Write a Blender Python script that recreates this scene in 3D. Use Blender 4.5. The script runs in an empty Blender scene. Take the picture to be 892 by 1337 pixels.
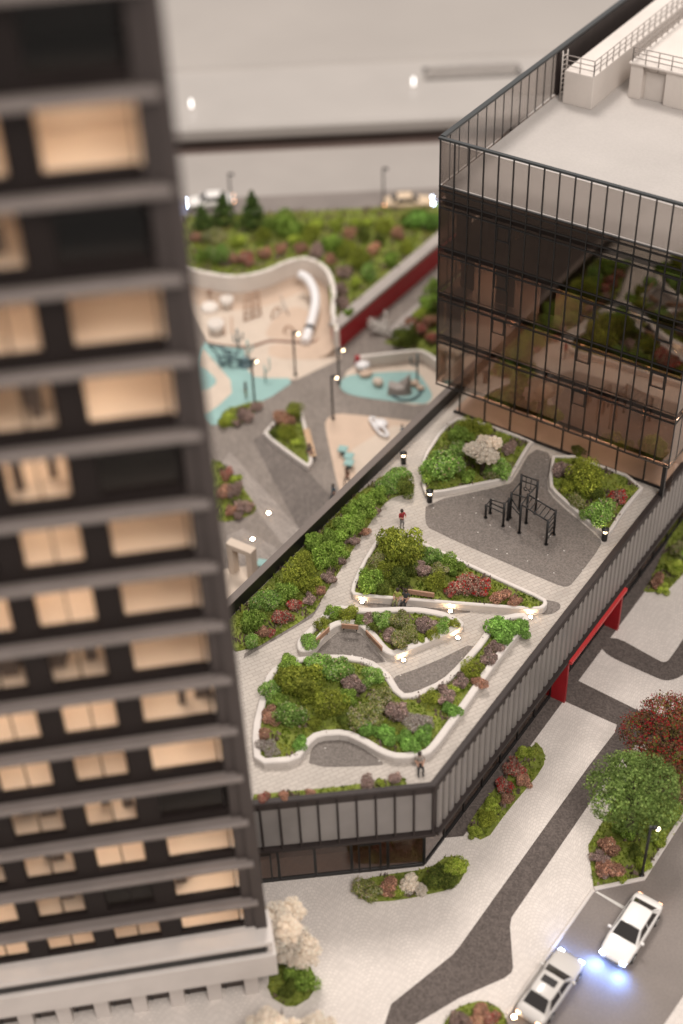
import bpy, bmesh, math, random
from mathutils import Matrix, Vector
R = math.radians
rnd = random.Random(11)
sc = bpy.context.scene
col = sc.collection
# ---------------------------------------------------------------- camera
cam = bpy.data.cameras.new('camera'); camo = bpy.data.objects.new('camera', cam); col.objects.link(camo)
rows = [[0.8249057, -0.3522605, 0.4420896], [0.5644709, 0.5549122, -0.6111015], [-0.030054, 0.7536477, 0.6565911]]
camo.matrix_world = Matrix((rows[0]+[0.0], rows[1]+[0.0], rows[2]+[70.0], [0, 0, 0, 1]))
cam.sensor_fit = 'VERTICAL'; cam.sensor_height = 360.0; cam.lens = 500.0
cam.clip_start = 1.0; cam.clip_end = 2000.0
cam.dof.use_dof = True; cam.dof.focus_distance = 87.5; cam.dof.aperture_fstop = 0.40; cam.dof.aperture_blades = 9
sc.camera = camo
# ---------------------------------------------------------------- world and lamps
world = bpy.data.worlds.new('World'); sc.world = world; world.use_nodes = True
bg = world.node_tree.nodes['Background']; bg.inputs[0].default_value = (1.0, .93, .88, 1); bg.inputs[1].default_value = .5
def area(name, loc, target, size, energy, color):
    l = bpy.data.lights.new(name, 'AREA'); l.shape = 'DISK'; l.size = size; l.energy = energy; l.color = color
    o = bpy.data.objects.new(name, l); col.objects.link(o); o.location = loc
    o.rotation_euler = (Vector(target)-Vector(loc)).to_track_quat('-Z', 'Y').to_euler()
    return o
area('hall_lamp_key', (-120, 160, 290), (-40, 62, 5), 80, 500000, (1.0, .925, .86))
area('hall_lamp_side', (90, -40, 250), (-35, 55, 5), 90, 400000, (1.0, .93, .875))
vs = sc.view_settings; vs.view_transform = 'Standard'; vs.look = 'None'; vs.gamma = 1; vs.use_curve_mapping = False; vs.exposure = 0.33
sc.cycles.use_denoising = True; sc.cycles.max_bounces = 8; sc.cycles.transparent_max_bounces = 16
sc.cycles.sample_clamp_indirect = 6.0; sc.cycles.caustics_reflective = False; sc.cycles.caustics_refractive = False

# ---------------------------------------------------------------- materials
def nodes_of(m):
    m.use_nodes = True
    return m.node_tree.nodes, m.node_tree.links
MATS = {}
def mat(name, c, rough=.6, metal=0., var=.08, vscale=.6, speck=0., sscale=14., bump=0., bscale=8., emit=None, estr=0., spec=.5, coat=0.):
    if name in MATS: return MATS[name]
    m = bpy.data.materials.new(name); n, l = nodes_of(m); b = n['Principled BSDF']
    b.inputs['Roughness'].default_value = rough; b.inputs['Metallic'].default_value = metal
    b.inputs['Specular IOR Level'].default_value = spec; b.inputs['Coat Weight'].default_value = coat
    geo = n.new('ShaderNodeNewGeometry')
    last = None
    base = n.new('ShaderNodeRGB'); base.outputs[0].default_value = (*c, 1); last = base.outputs[0]
    def layer(last, scale, amt, detail, lo, hi):
        t = n.new('ShaderNodeTexNoise'); t.inputs['Scale'].default_value = scale; t.inputs['Detail'].default_value = detail
        l.new(geo.outputs['Position'], t.inputs['Vector'])
        r = n.new('ShaderNodeMapRange'); r.inputs[1].default_value = lo; r.inputs[2].default_value = hi
        r.inputs[3].default_value = 1-amt; r.inputs[4].default_value = 1+amt
        l.new(t.outputs['Fac'], r.inputs[0])
        mx = n.new('ShaderNodeMix'); mx.data_type = 'RGBA'; mx.blend_type = 'MULTIPLY'; mx.inputs[0].default_value = 1
        l.new(last, mx.inputs[6]); l.new(r.outputs[0], mx.inputs[7]); return mx.outputs[2]
    if var: last = layer(last, vscale, var, 5, .3, .7)
    if speck: last = layer(last, sscale, speck, 2, .35, .65)
    l.new(last, b.inputs['Base Color'])
    if bump:
        t = n.new('ShaderNodeTexNoise'); t.inputs['Scale'].default_value = bscale; t.inputs['Detail'].default_value = 4
        l.new(geo.outputs['Position'], t.inputs['Vector'])
        bp = n.new('ShaderNodeBump'); bp.inputs['Strength'].default_value = bump; bp.inputs['Distance'].default_value = .05
        l.new(t.outputs['Fac'], bp.inputs['Height']); l.new(bp.outputs[0], b.inputs['Normal'])
    if emit:
        b.inputs['Emission Color'].default_value = (*emit, 1); b.inputs['Emission Strength'].default_value = estr
    MATS[name] = m; return m
def paver(name, c, mortar, bw, bh, rot, ms=.03, var=.1, offset=.5, rough=.8, speck=.1):
    m = bpy.data.materials.new(name); n, l = nodes_of(m); b = n['Principled BSDF']; b.inputs['Roughness'].default_value = rough
    b.inputs['Specular IOR Level'].default_value = .25
    geo = n.new('ShaderNodeNewGeometry'); mp = n.new('ShaderNodeMapping'); mp.inputs['Rotation'].default_value = (0, 0, rot)
    l.new(geo.outputs['Position'], mp.inputs['Vector'])
    t = n.new('ShaderNodeTexBrick'); t.inputs['Scale'].default_value = 1; t.offset = offset
    t.inputs['Brick Width'].default_value = bw; t.inputs['Row Height'].default_value = bh; t.inputs['Mortar Size'].default_value = ms
    t.inputs['Mortar Smooth'].default_value = .3
    t.inputs['Color1'].default_value = (*[x*(1-var) for x in c], 1); t.inputs['Color2'].default_value = (*[x*(1+var) for x in c], 1)
    t.inputs['Mortar'].default_value = (*mortar, 1); l.new(mp.outputs[0], t.inputs['Vector'])
    no = n.new('ShaderNodeTexNoise'); no.inputs['Scale'].default_value = .35; no.inputs['Detail'].default_value = 6
    l.new(geo.outputs['Position'], no.inputs['Vector'])
    r = n.new('ShaderNodeMapRange'); r.inputs[1].default_value = .3; r.inputs[2].default_value = .7; r.inputs[3].default_value = 1-speck; r.inputs[4].default_value = 1+speck
    l.new(no.outputs['Fac'], r.inputs[0])
    mx = n.new('ShaderNodeMix'); mx.data_type = 'RGBA'; mx.blend_type = 'MULTIPLY'; mx.inputs[0].default_value = 1
    l.new(t.outputs['Color'], mx.inputs[6]); l.new(r.outputs[0], mx.inputs[7]); l.new(mx.outputs[2], b.inputs['Base Color'])
    bp = n.new('ShaderNodeBump'); bp.inputs['Strength'].default_value = .25; bp.inputs['Distance'].default_value = .03; bp.invert = True
    l.new(t.outputs['Fac'], bp.inputs['Height']); l.new(bp.outputs[0], b.inputs['Normal'])
    MATS[name] = m; return m
def cobble(name, c, joint, size, rough=.85, fan=0., contrast=.12, flecks=0.):
    # small setts; with fan > 0 the rows bend into repeating arcs
    m = bpy.data.materials.new(name); n, l = nodes_of(m); b = n['Principled BSDF']; b.inputs['Roughness'].default_value = rough
    b.inputs['Specular IOR Level'].default_value = .25
    geo = n.new('ShaderNodeNewGeometry'); vec = geo.outputs['Position']
    if fan:
        sx = n.new('ShaderNodeSeparateXYZ'); l.new(vec, sx.inputs[0])
        def M(op, a, bb):
            q = n.new('ShaderNodeMath'); q.operation = op
            for i, v in enumerate((a, bb)):
                if v is None: continue
                if isinstance(v, (int, float)): q.inputs[i].default_value = v
                else: l.new(v, q.inputs[i])
            return q.outputs[0]
        u = M('MULTIPLY', M('ADD', sx.outputs[0], sx.outputs[1]), .7071)
        w = M('MULTIPLY', M('SUBTRACT', sx.outputs[1], sx.outputs[0]), .7071)
        pp = M('PINGPONG', u, fan/2)
        d = M('MULTIPLY', M('SUBTRACT', M('POWER', M('DIVIDE', pp, fan/2), 2.0), .5), fan*.38)
        w2 = M('ADD', w, d)
        cb = n.new('ShaderNodeCombineXYZ'); l.new(u, cb.inputs[0]); l.new(w2, cb.inputs[1])
        t = n.new('ShaderNodeTexBrick'); t.inputs['Scale'].default_value = 1
        t.inputs['Brick Width'].default_value = size*1.1; t.inputs['Row Height'].default_value = size; t.inputs['Mortar Size'].default_value = size*.09; t.inputs['Mortar Smooth'].default_value = .5
        t.inputs['Color1'].default_value = (*[x*(1-contrast) for x in c], 1); t.inputs['Color2'].default_value = (*[x*(1+contrast) for x in c], 1)
        t.inputs['Mortar'].default_value = (*joint, 1); l.new(cb.outputs[0], t.inputs['Vector'])
        last = t.outputs['Color']; hgt = t.outputs['Fac']
    else:
        t = n.new('ShaderNodeTexVoronoi'); t.inputs['Scale'].default_value = 1/size; l.new(vec, t.inputs['Vector'])
        cr = n.new('ShaderNodeSeparateColor'); l.new(t.outputs['Color'], cr.inputs[0])
        r0 = n.new('ShaderNodeMix'); r0.data_type = 'RGBA'; l.new(cr.outputs[0], r0.inputs[0])
        r0.inputs[6].default_value = (*[x*(1-contrast) for x in c], 1); r0.inputs[7].default_value = (*[x*(1+contrast) for x in c], 1)
        last = r0.outputs[2]; hgt = t.outputs['Distance']
        if flecks:
            gt = n.new('ShaderNodeMath'); gt.operation = 'GREATER_THAN'; gt.inputs[1].default_value = 1-flecks; l.new(cr.outputs[1], gt.inputs[0])
            r1 = n.new('ShaderNodeMix'); r1.data_type = 'RGBA'; l.new(gt.outputs[0], r1.inputs[0]); l.new(last, r1.inputs[6]); r1.inputs[7].default_value = (.62, .58, .54, 1); last = r1.outputs[2]
    no = n.new('ShaderNodeTexNoise'); no.inputs['Scale'].default_value = .3; no.inputs['Detail'].default_value = 6; l.new(vec, no.inputs['Vector'])
    r = n.new('ShaderNodeMapRange'); r.inputs[1].default_value = .3; r.inputs[2].default_value = .7; r.inputs[3].default_value = .93; r.inputs[4].default_value = 1.07
    l.new(no.outputs['Fac'], r.inputs[0])
    mx = n.new('ShaderNodeMix'); mx.data_type = 'RGBA'; mx.blend_type = 'MULTIPLY'; mx.inputs[0].default_value = 1
    l.new(last, mx.inputs[6]); l.new(r.outputs[0], mx.inputs[7]); l.new(mx.outputs[2], b.inputs['Base Color'])
    bp = n.new('ShaderNodeBump'); bp.inputs['Strength'].default_value = .2; bp.inputs['Distance'].default_value = .03; bp.invert = True
    l.new(hgt, bp.inputs['Height']); l.new(bp.outputs[0], b.inputs['Normal'])
    MATS[name] = m; return m
def glass(name, tint, f0=.06, rough=.02, gcol=(1, 1, 1), haze=0., hazec=(.5, .46, .43), power=4.):
    m = bpy.data.materials.new(name); n, l = nodes_of(m); n.remove(n['Principled BSDF']); out = n['Material Output']
    tr = n.new('ShaderNodeBsdfTransparent'); tr.inputs[0].default_value = (*tint, 1)
    gl = n.new('ShaderNodeBsdfGlossy'); gl.inputs['Roughness'].default_value = rough; gl.inputs['Color'].default_value = (*gcol, 1)
    lw = n.new('ShaderNodeLayerWeight'); lw.inputs['Blend'].default_value = .5
    pw_ = n.new('ShaderNodeMath'); pw_.operation = 'POWER'; pw_.inputs[1].default_value = power; l.new(lw.outputs['Facing'], pw_.inputs[0])
    mr = n.new('ShaderNodeMapRange'); mr.inputs[3].default_value = f0; mr.inputs[4].default_value = 1.; l.new(pw_.outputs[0], mr.inputs[0])
    last = tr.outputs[0]
    if haze:
        df = n.new('ShaderNodeBsdfDiffuse'); df.inputs['Color'].default_value = (*hazec, 1)
        tl = n.new('ShaderNodeBsdfTranslucent'); tl.inputs['Color'].default_value = (*hazec, 1)
        dm = n.new('ShaderNodeMixShader'); dm.inputs[0].default_value = .4; l.new(df.outputs[0], dm.inputs[1]); l.new(tl.outputs[0], dm.inputs[2])
        hm = n.new('ShaderNodeMixShader'); hm.inputs[0].default_value = haze; l.new(last, hm.inputs[1]); l.new(dm.outputs[0], hm.inputs[2]); last = hm.outputs[0]
    mx = n.new('ShaderNodeMixShader'); l.new(mr.outputs[0], mx.inputs[0]); l.new(last, mx.inputs[1]); l.new(gl.outputs[0], mx.inputs[2]); l.new(mx.outputs[0], out.inputs['Surface'])
    MATS[name] = m; return m
def leafmat(name, rough=.75):
    m = bpy.data.materials.new(name); n, l = nodes_of(m); b = n['Principled BSDF']; b.inputs['Roughness'].default_value = rough
    b.inputs['Specular IOR Level'].default_value = .2
    a = n.new('ShaderNodeAttribute'); a.attribute_name = 'Col'
    oi = n.new('ShaderNodeObjectInfo'); r = n.new('ShaderNodeMapRange'); r.inputs[3].default_value = .82; r.inputs[4].default_value = 1.18
    l.new(oi.outputs['Random'], r.inputs[0])
    mx = n.new('ShaderNodeMix'); mx.data_type = 'RGBA'; mx.blend_type = 'MULTIPLY'; mx.inputs[0].default_value = 1
    l.new(a.outputs['Color'], mx.inputs[6]); l.new(r.outputs[0], mx.inputs[7]); l.new(mx.outputs[2], b.inputs['Base Color'])
    tl = n.new('ShaderNodeBsdfTranslucent'); l.new(mx.outputs[2], tl.inputs['Color'])
    ms = n.new('ShaderNodeMixShader'); ms.inputs[0].default_value = .3; l.new(b.outputs[0], ms.inputs[1]); l.new(tl.outputs[0], ms.inputs[2]); l.new(ms.outputs[0], n['Material Output'].inputs['Surface'])
    MATS[name] = m; return m
def lamp(name, c, s): return mat(name, (.8, .8, .8), .5, var=0, emit=c, estr=s)

LIGHTPAVE = cobble('light_setts', (.62, .565, .52), (.50, .45, .415), .22, fan=2.4, contrast=.05)
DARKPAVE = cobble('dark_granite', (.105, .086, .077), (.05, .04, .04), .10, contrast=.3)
COURT = paver('court_pavers', (.222, .19, .167), (.145, .124, .108), .42, .2, R(52), .02, .12)
COURTDARK = paver('court_pavers_dark', (.155, .132, .118), (.10, .085, .078), .42, .2, R(52), .02, .14)
COURTLIGHT = paver('court_pavers_light', (.29, .252, .225), (.19, .165, .15), .9, .22, R(20), .03, .12)
PODPAVE = paver('podium_pavers', (.43, .385, .342), (.32, .282, .25), .55, .26, R(-62), .02, .06)
RUBBER = cobble('grey_rubber', (.165, .143, .128), (.09, .08, .07), .075, contrast=.25, flecks=.0015)
ASPH = mat('asphalt', (.185, .157, .141), .7, var=.1, vscale=.25, speck=.08, sscale=9)
BEIGE = mat('beige_rubber', (.53, .44, .36), .8, var=.05, speck=.05, sscale=18)
BEIGED = mat('beige_rubber_dark', (.51, .385, .295), .8, var=.05, speck=.05, sscale=18)
TEAL = mat('teal_rubber', (.245, .39, .37), .8, var=.06, speck=.06, sscale=18)
CONC = mat('pale_concrete', (.57, .52, .48), .7, var=.07, vscale=.9, bump=.15, bscale=5)
WHITE = mat('white_plaster', (.62, .565, .52), .6, var=.05, vscale=.5, speck=.02)
ROOFM = mat('roof_membrane', (.405, .375, .352), .7, var=.06, vscale=.22, speck=.03, sscale=6)
BOWLW = mat('bowl_plaster', (.66, .60, .545), .6, var=.05)
DARK = mat('dark_bronze', (.034, .026, .024), .55, metal=0., spec=.25, var=.15, vscale=1.2)
BLACK = mat('black_metal', (.012, .011, .011), .45, var=.1)
FRAME = mat('tower_frame', (.042, .031, .028), .55, var=.1, vscale=.7)
SPAN = mat('tower_spandrel', (.014, .0095, .0085), .5, var=.12, spec=.2)
SLAB = mat('tower_slab', (.19, .16, .146), .55, var=.08, vscale=.8)
TBASE = mat('tower_base', (.56, .51, .475), .6, var=.05)
REDM = mat('red_panel', (.30, .009, .014), .45, var=.1, vscale=1.4)
REDB = mat('red_bright', (.50, .035, .035), .45, var=.08)
GREYM = mat('grey_coping', (.33, .29, .265), .7, var=.08)
WOOD = mat('bench_wood', (.33, .19, .12), .6, var=.15, vscale=6)
PANELF = mat('facade_panel', (.21, .192, .182), .28, var=.1, vscale=.5, spec=.6)
PANELR = mat('fluted_panel', (.225, .204, .19), .42, var=.06, vscale=.5)
SOIL = mat('soil', (.055, .038, .026), .95, var=.3, vscale=3, bump=.6, bscale=9)
TURF = mat('turf', (.16, .19, .03), .95, var=.35, vscale=2.2, bump=.8, bscale=14)
ROCK = mat('pale_rock', (.42, .37, .34), .85, var=.3, vscale=2.5, bump=.7, bscale=6)
BARK = mat('bark', (.055, .035, .025), .9, var=.3, vscale=8)
GLASS = glass('facade_glass', (.60, .52, .47), .18, .012, (.92, .86, .80))
GLASSC = glass('parapet_glass', (.80, .77, .75), .05, .02, haze=.2, hazec=(.36, .33, .31))
GLASST = glass('tower_glass', (.93, .90, .87), .012, .03, power=6.)
GLASSD = glass('dark_glass', (.5, .43, .4), .06, .02)
CARGLASS = mat('car_glass', (.02, .017, .016), .12, var=0, spec=.6)
CARW = mat('car_white', (.74, .71, .68), .38, var=0, coat=.25)
CARS = mat('car_silver', (.52, .49, .46), .38, var=0, coat=.25)
CARC = mat('car_cream', (.62, .47, .32), .3, var=0, coat=.25)
TYRE = mat('tyre', (.02, .02, .02), .8, var=0)
CHROME = mat('rim_metal', (.5, .48, .46), .3, metal=.8, var=0)
INTW = mat('interior_wall', (.50, .36, .28), .7, var=.1, vscale=.4)
INTD = mat('interior_dark', (.045, .034, .03), .6, var=.15)
CURT = mat('curtain_brown', (.13, .095, .078), .8, var=.1)
ROOMW = mat('room_wall', (.72, .62, .52), .8, var=.05)
ROOMD = mat('room_dark', (.012, .009, .008), .8, var=.1)
LEAF = leafmat('foliage')
BULB = lamp('room_bulb', (1., .85, .70), 16.); BULBS = [BULB, lamp('room_bulb_soft', (1., .82, .66), 10.), lamp('room_bulb_strong', (1., .86, .72), 21.)]
BULBDIM = lamp('room_bulb_dim', (1., .8, .62), 6.)
SPOT = lamp('ground_spot', (1., .66, .36), 150.)
BOLL = lamp('bollard_lens', (1., .72, .42), 16.)
POSTL = lamp('post_lens', (1., .74, .46), 9.)
LED = lamp('lobby_led', (1., .78, .58), 13.)
GLINTW = lamp('white_glint', (1., .95, .9), 2.2)
OFFICE = lamp('office_panel', (1., .70, .5), 22.)
REFLDOT = lamp('reflection_dot_glow', (1., .78, .55), 25.)
SHOPFILL = lamp('shop_fill_glow', (1., .72, .5), 5.)
HEADL = lamp('headlight_lens', (.62, .76, 1.), 22.)
TAILL = lamp('tail_lens', (1., .42, .16), 7.)

# ---------------------------------------------------------------- mesh builder
class MB:
    def __init__(s): s.v = []; s.f = []; s.m = []; s.smooth = []; s.colr = None
    def quad(s, pts, mi=0, sm=False):
        k = len(s.v); s.v += [tuple(p) for p in pts]; s.f.append(tuple(range(k, k+len(pts)))); s.m.append(mi); s.smooth.append(sm); return s
    def box(s, c, d, rz=0., mi=0, bev=0.):
        x, y, z = [q/2 for q in d]; cs, sn = math.cos(rz), math.sin(rz)
        if bev:
            e = min(bev, x*.9, y*.9, z*.9)
            P = [(x-e, y), (x, y-e), (x, -y+e), (x-e, -y), (-x+e, -y), (-x, -y+e), (-x, y-e), (-x+e, y)][::-1]
            P2 = [(a*(x-e)/x, b*(y-e)/y) for a, b in P]
            rings = [(P2, -z), (P, -z+e), (P, z-e), (P2, z)]; k = len(s.v)
            for pp, zz in rings:
                for a, b in pp: s.v.append((c[0]+a*cs-b*sn, c[1]+a*sn+b*cs, c[2]+zz))
            F = []
            for r in range(3):
                for i in range(8):
                    j = (i+1) % 8; F.append((k+r*8+i, k+r*8+j, k+r*8+8+j, k+r*8+8+i))
            F.append(tuple(k+i for i in range(7, -1, -1))); F.append(tuple(k+24+i for i in range(8)))
            F = [f[::-1] for f in F] if False else F
            s.f += F; s.m += [mi]*len(F); s.smooth += [False]*len(F); return s
        k = len(s.v)
        for a, b, cc in ((-x, -y, -z), (x, -y, -z), (x, y, -z), (-x, y, -z), (-x, -y, z), (x, -y, z), (x, y, z), (-x, y, z)):
            s.v.append((c[0]+a*cs-b*sn, c[1]+a*sn+b*cs, c[2]+cc))
        F = [(0, 3, 2, 1), (4, 5, 6, 7), (0, 1, 5, 4), (1, 2, 6, 5), (2, 3, 7, 6), (3, 0, 4, 7)]
        s.f += [tuple(k+i for i in f) for f in F]; s.m += [mi]*6; s.smooth += [False]*6; return s
    def prism(s, poly, z0, z1, mi=0):
        if sum(poly[i][0]*poly[(i+1) % len(poly)][1]-poly[(i+1) % len(poly)][0]*poly[i][1] for i in range(len(poly))) < 0: poly = poly[::-1]
        n = len(poly); k = len(s.v)
        s.v += [(p[0], p[1], z0) for p in poly]+[(p[0], p[1], z1) for p in poly]
        s.f.append(tuple(range(k+n-1, k-1, -1))); s.f.append(tuple(range(k+n, k+2*n)))
        for i in range(n):
            j = (i+1) % n; s.f.append((k+i, k+j, k+n+j, k+n+i))
        s.m += [mi]*(n+2); s.smooth += [False]*(n+2); return s
    def sheet(s, poly, z, mi=0):
        if sum(poly[i][0]*poly[(i+1) % len(poly)][1]-poly[(i+1) % len(poly)][0]*poly[i][1] for i in range(len(poly))) < 0: poly = poly[::-1]
        return s.quad([(p[0], p[1], z) for p in poly], mi)
    def tube(s, path, r, n=8, mi=0, caps=True):
        path = [Vector(p) for p in path]; rr = r if isinstance(r, (list, tuple)) else [r]*len(path)
        k = len(s.v); up = Vector((0, 0, 1)); prev = None
        for i, p in enumerate(path):
            d = (path[min(i+1, len(path)-1)]-path[max(i-1, 0)]).normalized()
            if prev is None:
                a = d.cross(up); a = a if a.length > 1e-3 else Vector((1, 0, 0)); a.normalize()
            else:
                a = (prev-d*prev.dot(d)); a = a if a.length > 1e-4 else d.orthogonal(); a.normalize()
            prev = a; b = d.cross(a)
            for j in range(n):
                t = 2*math.pi*j/n; s.v.append(tuple(p+(a*math.cos(t)+b*math.sin(t))*rr[i]))
        for i in range(len(path)-1):
            for j in range(n):
                q = (j+1) % n; s.f.append((k+i*n+j, k+i*n+q, k+(i+1)*n+q, k+(i+1)*n+j)); s.m.append(mi); s.smooth.append(True)
        if caps:
            s.f.append(tuple(k+j for j in range(n-1, -1, -1))); s.f.append(tuple(k+(len(path)-1)*n+j for j in range(n))); s.m += [mi]*2; s.smooth += [False]*2
        return s
    def lathe(s, c, prof, n=14, mi=0):
        k = len(s.v)
        for r, z in prof:
            for j in range(n):
                t = 2*math.pi*j/n; s.v.append((c[0]+r*math.cos(t), c[1]+r*math.sin(t), c[2]+z))
        for i in range(len(prof)-1):
            for j in range(n):
                q = (j+1) % n; s.f.append((k+i*n+j, k+i*n+q, k+(i+1)*n+q, k+(i+1)*n+j)); s.m.append(mi); s.smooth.append(True)
        s.f.append(tuple(k+j for j in range(n-1, -1, -1))); s.f.append(tuple(k+(len(prof)-1)*n+j for j in range(n))); s.m += [mi]*2; s.smooth += [False]*2
        return s
    def loft(s, rings, mi=0, closed=True, cap=True, sm=True):
        k = len(s.v); n = len(rings[0])
        for r in rings: s.v += [tuple(p) for p in r]
        for i in range(len(rings)-1):
            for j in range(n if closed else n-1):
                q = (j+1) % n; s.f.append((k+i*n+j, k+i*n+q, k+(i+1)*n+q, k+(i+1)*n+j)); s.m.append(mi); s.smooth.append(sm)
        if cap and closed:
            s.f.append(tuple(k+j for j in range(n-1, -1, -1))); s.f.append(tuple(k+(len(rings)-1)*n+j for j in range(n))); s.m += [mi]*2; s.smooth += [False]*2
        return s
    def mesh(s, name, mats, off=(0, 0, 0)):
        me = bpy.data.meshes.new(name)
        me.from_pydata([(a-off[0], b-off[1], c-off[2]) for a, b, c in s.v], [], s.f)
        for m in (mats if isinstance(mats, (list, tuple)) else [mats]): me.materials.append(m)
        me.polygons.foreach_set('material_index', s.m); me.polygons.foreach_set('use_smooth', s.smooth)
        me.update(); return me
def tag(o, label=None, cat=None, group=None, kind=None):
    if label: o['label'] = label
    if cat: o['category'] = cat
    if group: o['group'] = group
    if kind: o['kind'] = kind
    return o
def put(name, me, parent=None, loc=(0, 0, 0), rz=0., scale=1.):
    o = bpy.data.objects.new(name, me); col.objects.link(o); o.location = loc; o.rotation_euler = (0, 0, rz)
    o.scale = (scale, scale, scale) if isinstance(scale, (int, float)) else scale
    if parent: o.parent = parent
    return o
def empty(name, label, cat, loc=(0, 0, 0), rz=0., group=None):
    o = put(name, None, None, loc, rz); o.empty_display_size = .3; return tag(o, label, cat, group)
def part(name, mb, mats, parent, world=True):
    off = tuple(parent.location) if (world and parent.type == 'EMPTY' and not parent.parent) else (0, 0, 0)
    return put(name, mb.mesh(name, mats, off), parent)
def sub(name, mb, mats, parent, root):   # world coordinates under a part that sits at its root's origin
    return put(name, mb.mesh(name, mats, tuple(root.location)), parent)
def copy_tree(o, loc=None, rz=None, parent=None):
    c = o.copy(); col.objects.link(c); c.parent = parent
    if loc is not None: c.location = loc
    if rz is not None: c.rotation_euler = (0, 0, rz)
    for ch in o.children: copy_tree(ch, None, None, c)
    return c
def struct(name, mb, mats): return tag(put(name, mb.mesh(name, mats)), kind='structure')
def solo(name, mb, mats, label, cat, group=None): return tag(put(name, mb.mesh(name, mats)), label, cat, group)
def chaikin(p, n=2, closed=True):
    for _ in range(n):
        q = []
        m = len(p)
        for i in range(m if closed else m-1):
            a, b = p[i], p[(i+1) % m]
            q += [(a[0]*.78+b[0]*.22, a[1]*.78+b[1]*.22), (a[0]*.22+b[0]*.78, a[1]*.22+b[1]*.78)]
        if not closed: q = [p[0]]+q+[p[-1]]
        p = q
    return p
def ccw(p): return p if sum(p[i][0]*p[(i+1) % len(p)][1]-p[(i+1) % len(p)][0]*p[i][1] for i in range(len(p))) > 0 else p[::-1]
def inset(p, d):
    p = ccw(p); n = len(p); out = []
    for i in range(n):
        a, b, c = Vector(p[i-1]), Vector(p[i]), Vector(p[(i+1) % n])
        e1 = (b-a); e2 = (c-b)
        e1 = e1.normalized() if e1.length > 1e-6 else Vector((1, 0)); e2 = e2.normalized() if e2.length > 1e-6 else e1
        n1 = Vector((-e1.y, e1.x)); n2 = Vector((-e2.y, e2.x)); m = n1+n2
        m = m.normalized() if m.length > 1e-3 else n1
        out.append(tuple(b+m*d/max(.6, m.dot(n1))))
    return out
def inside(p, x, y):
    r = False; n = len(p); j = n-1
    for i in range(n):
        if (p[i][1] > y) != (p[j][1] > y) and x < (p[j][0]-p[i][0])*(y-p[i][1])/(p[j][1]-p[i][1])+p[i][0]: r = not r
        j = i
    return r
def ribbon(mb, path, w, z0, z1, mi=0, closed=False):
    # a wall of width w along a path, its outer side on the path (left side inward)
    n = len(path); inn = []
    for i in range(n):
        a = Vector(path[i-1] if (closed or i) else path[i]); b = Vector(path[i]); c = Vector(path[(i+1) % n] if (closed or i < n-1) else path[i])
        d = (c-a).normalized(); inn.append((b.x-d.y*w, b.y+d.x*w))
    e = min(.06, w*.2)
    rings = []
    for i in range(n):
        o = Vector(path[i]); q = Vector(inn[i]); t = (q-o).normalized()*e
        rings.append([(o.x, o.y, z0), (o.x, o.y, z1-e), (o.x+t.x, o.y+t.y, z1), (q.x-t.x, q.y-t.y, z1), (q.x, q.y, z1-e), (q.x, q.y, z0)])
    if closed: rings.append(rings[0])
    mb.loft([r[::-1] for r in rings], mi, True, not closed, False); return mb

# ---------------------------------------------------------------- ground sheets
d35 = Vector((.79993, .60009)); n35 = Vector((-.60009, .79993))
E0 = Vector((-93.82,103.74))
def far(u, v): q = E0+d35*u+n35*v; return (q.x, q.y)
g = MB().prism([far(-60, 0), far(75, 0), (30, 150), (30, -25), (-150, -25), (-150, 60)], -.6, 0.)
struct('ground', g, LIGHTPAVE)
# light board behind the far road
s_ = MB().sheet([far(-58, -.02), far(74, -.02), far(74, -11.0), far(-58, -11.0)], .006); struct('far_pavement', s_, mat('board_pale', (.315, .285, .262), .55, var=.05, vscale=.15))
s_ = MB().sheet([far(-58, -9.8), far(74, -9.8), far(74, -13.3), far(-58, -13.3)], .014); struct('far_road', s_, ASPH)
# courtyard paving
cy = [(-100, 40), (-42.2, 40), (-42.2, 120), far(30, -13.2), far(-40, -13.2)]
struct('courtyard_paving', MB().sheet(cy, .01), COURT)
s_ = MB()
for q in ([(-60.52,68.73),(-59.07,71.44),(-47.08,61.98),(-46.63,66.88),(-50.93,69.02),(-51.17,71.69),(-55.40,74.35),(-59.74,76.64),(-60.59,72.95)],): pass
s_.sheet([(-58.04,68.53),(-57.79,70.45),(-44.94,64.35),(-44.05,58.14),(-48.04,61.38)], .02); struct('courtyard_dark_paving', s_, COURTDARK)
struct('courtyard_light_strip', MB().sheet([(-58.37,64.88),(-58.69,66.38),(-46.74,61.01),(-45.89,58.37)], .03), COURTLIGHT)
struct('courtyard_chevron_strip', MB().sheet([(-52.77,58.37),(-52.23,59.71),(-45.89,58.85),(-45.43,54.51),(-50.55,55.87)], .028), COURTLIGHT)
struct('reflection_dark_sheet', MB().sheet([(-85, 12), (-42.6, 12), (-42.6, 45.5), (-85, 56)], .02), DARKPAVE)  # unseen dark sheet, added to darken the reflection in the office glass
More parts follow.
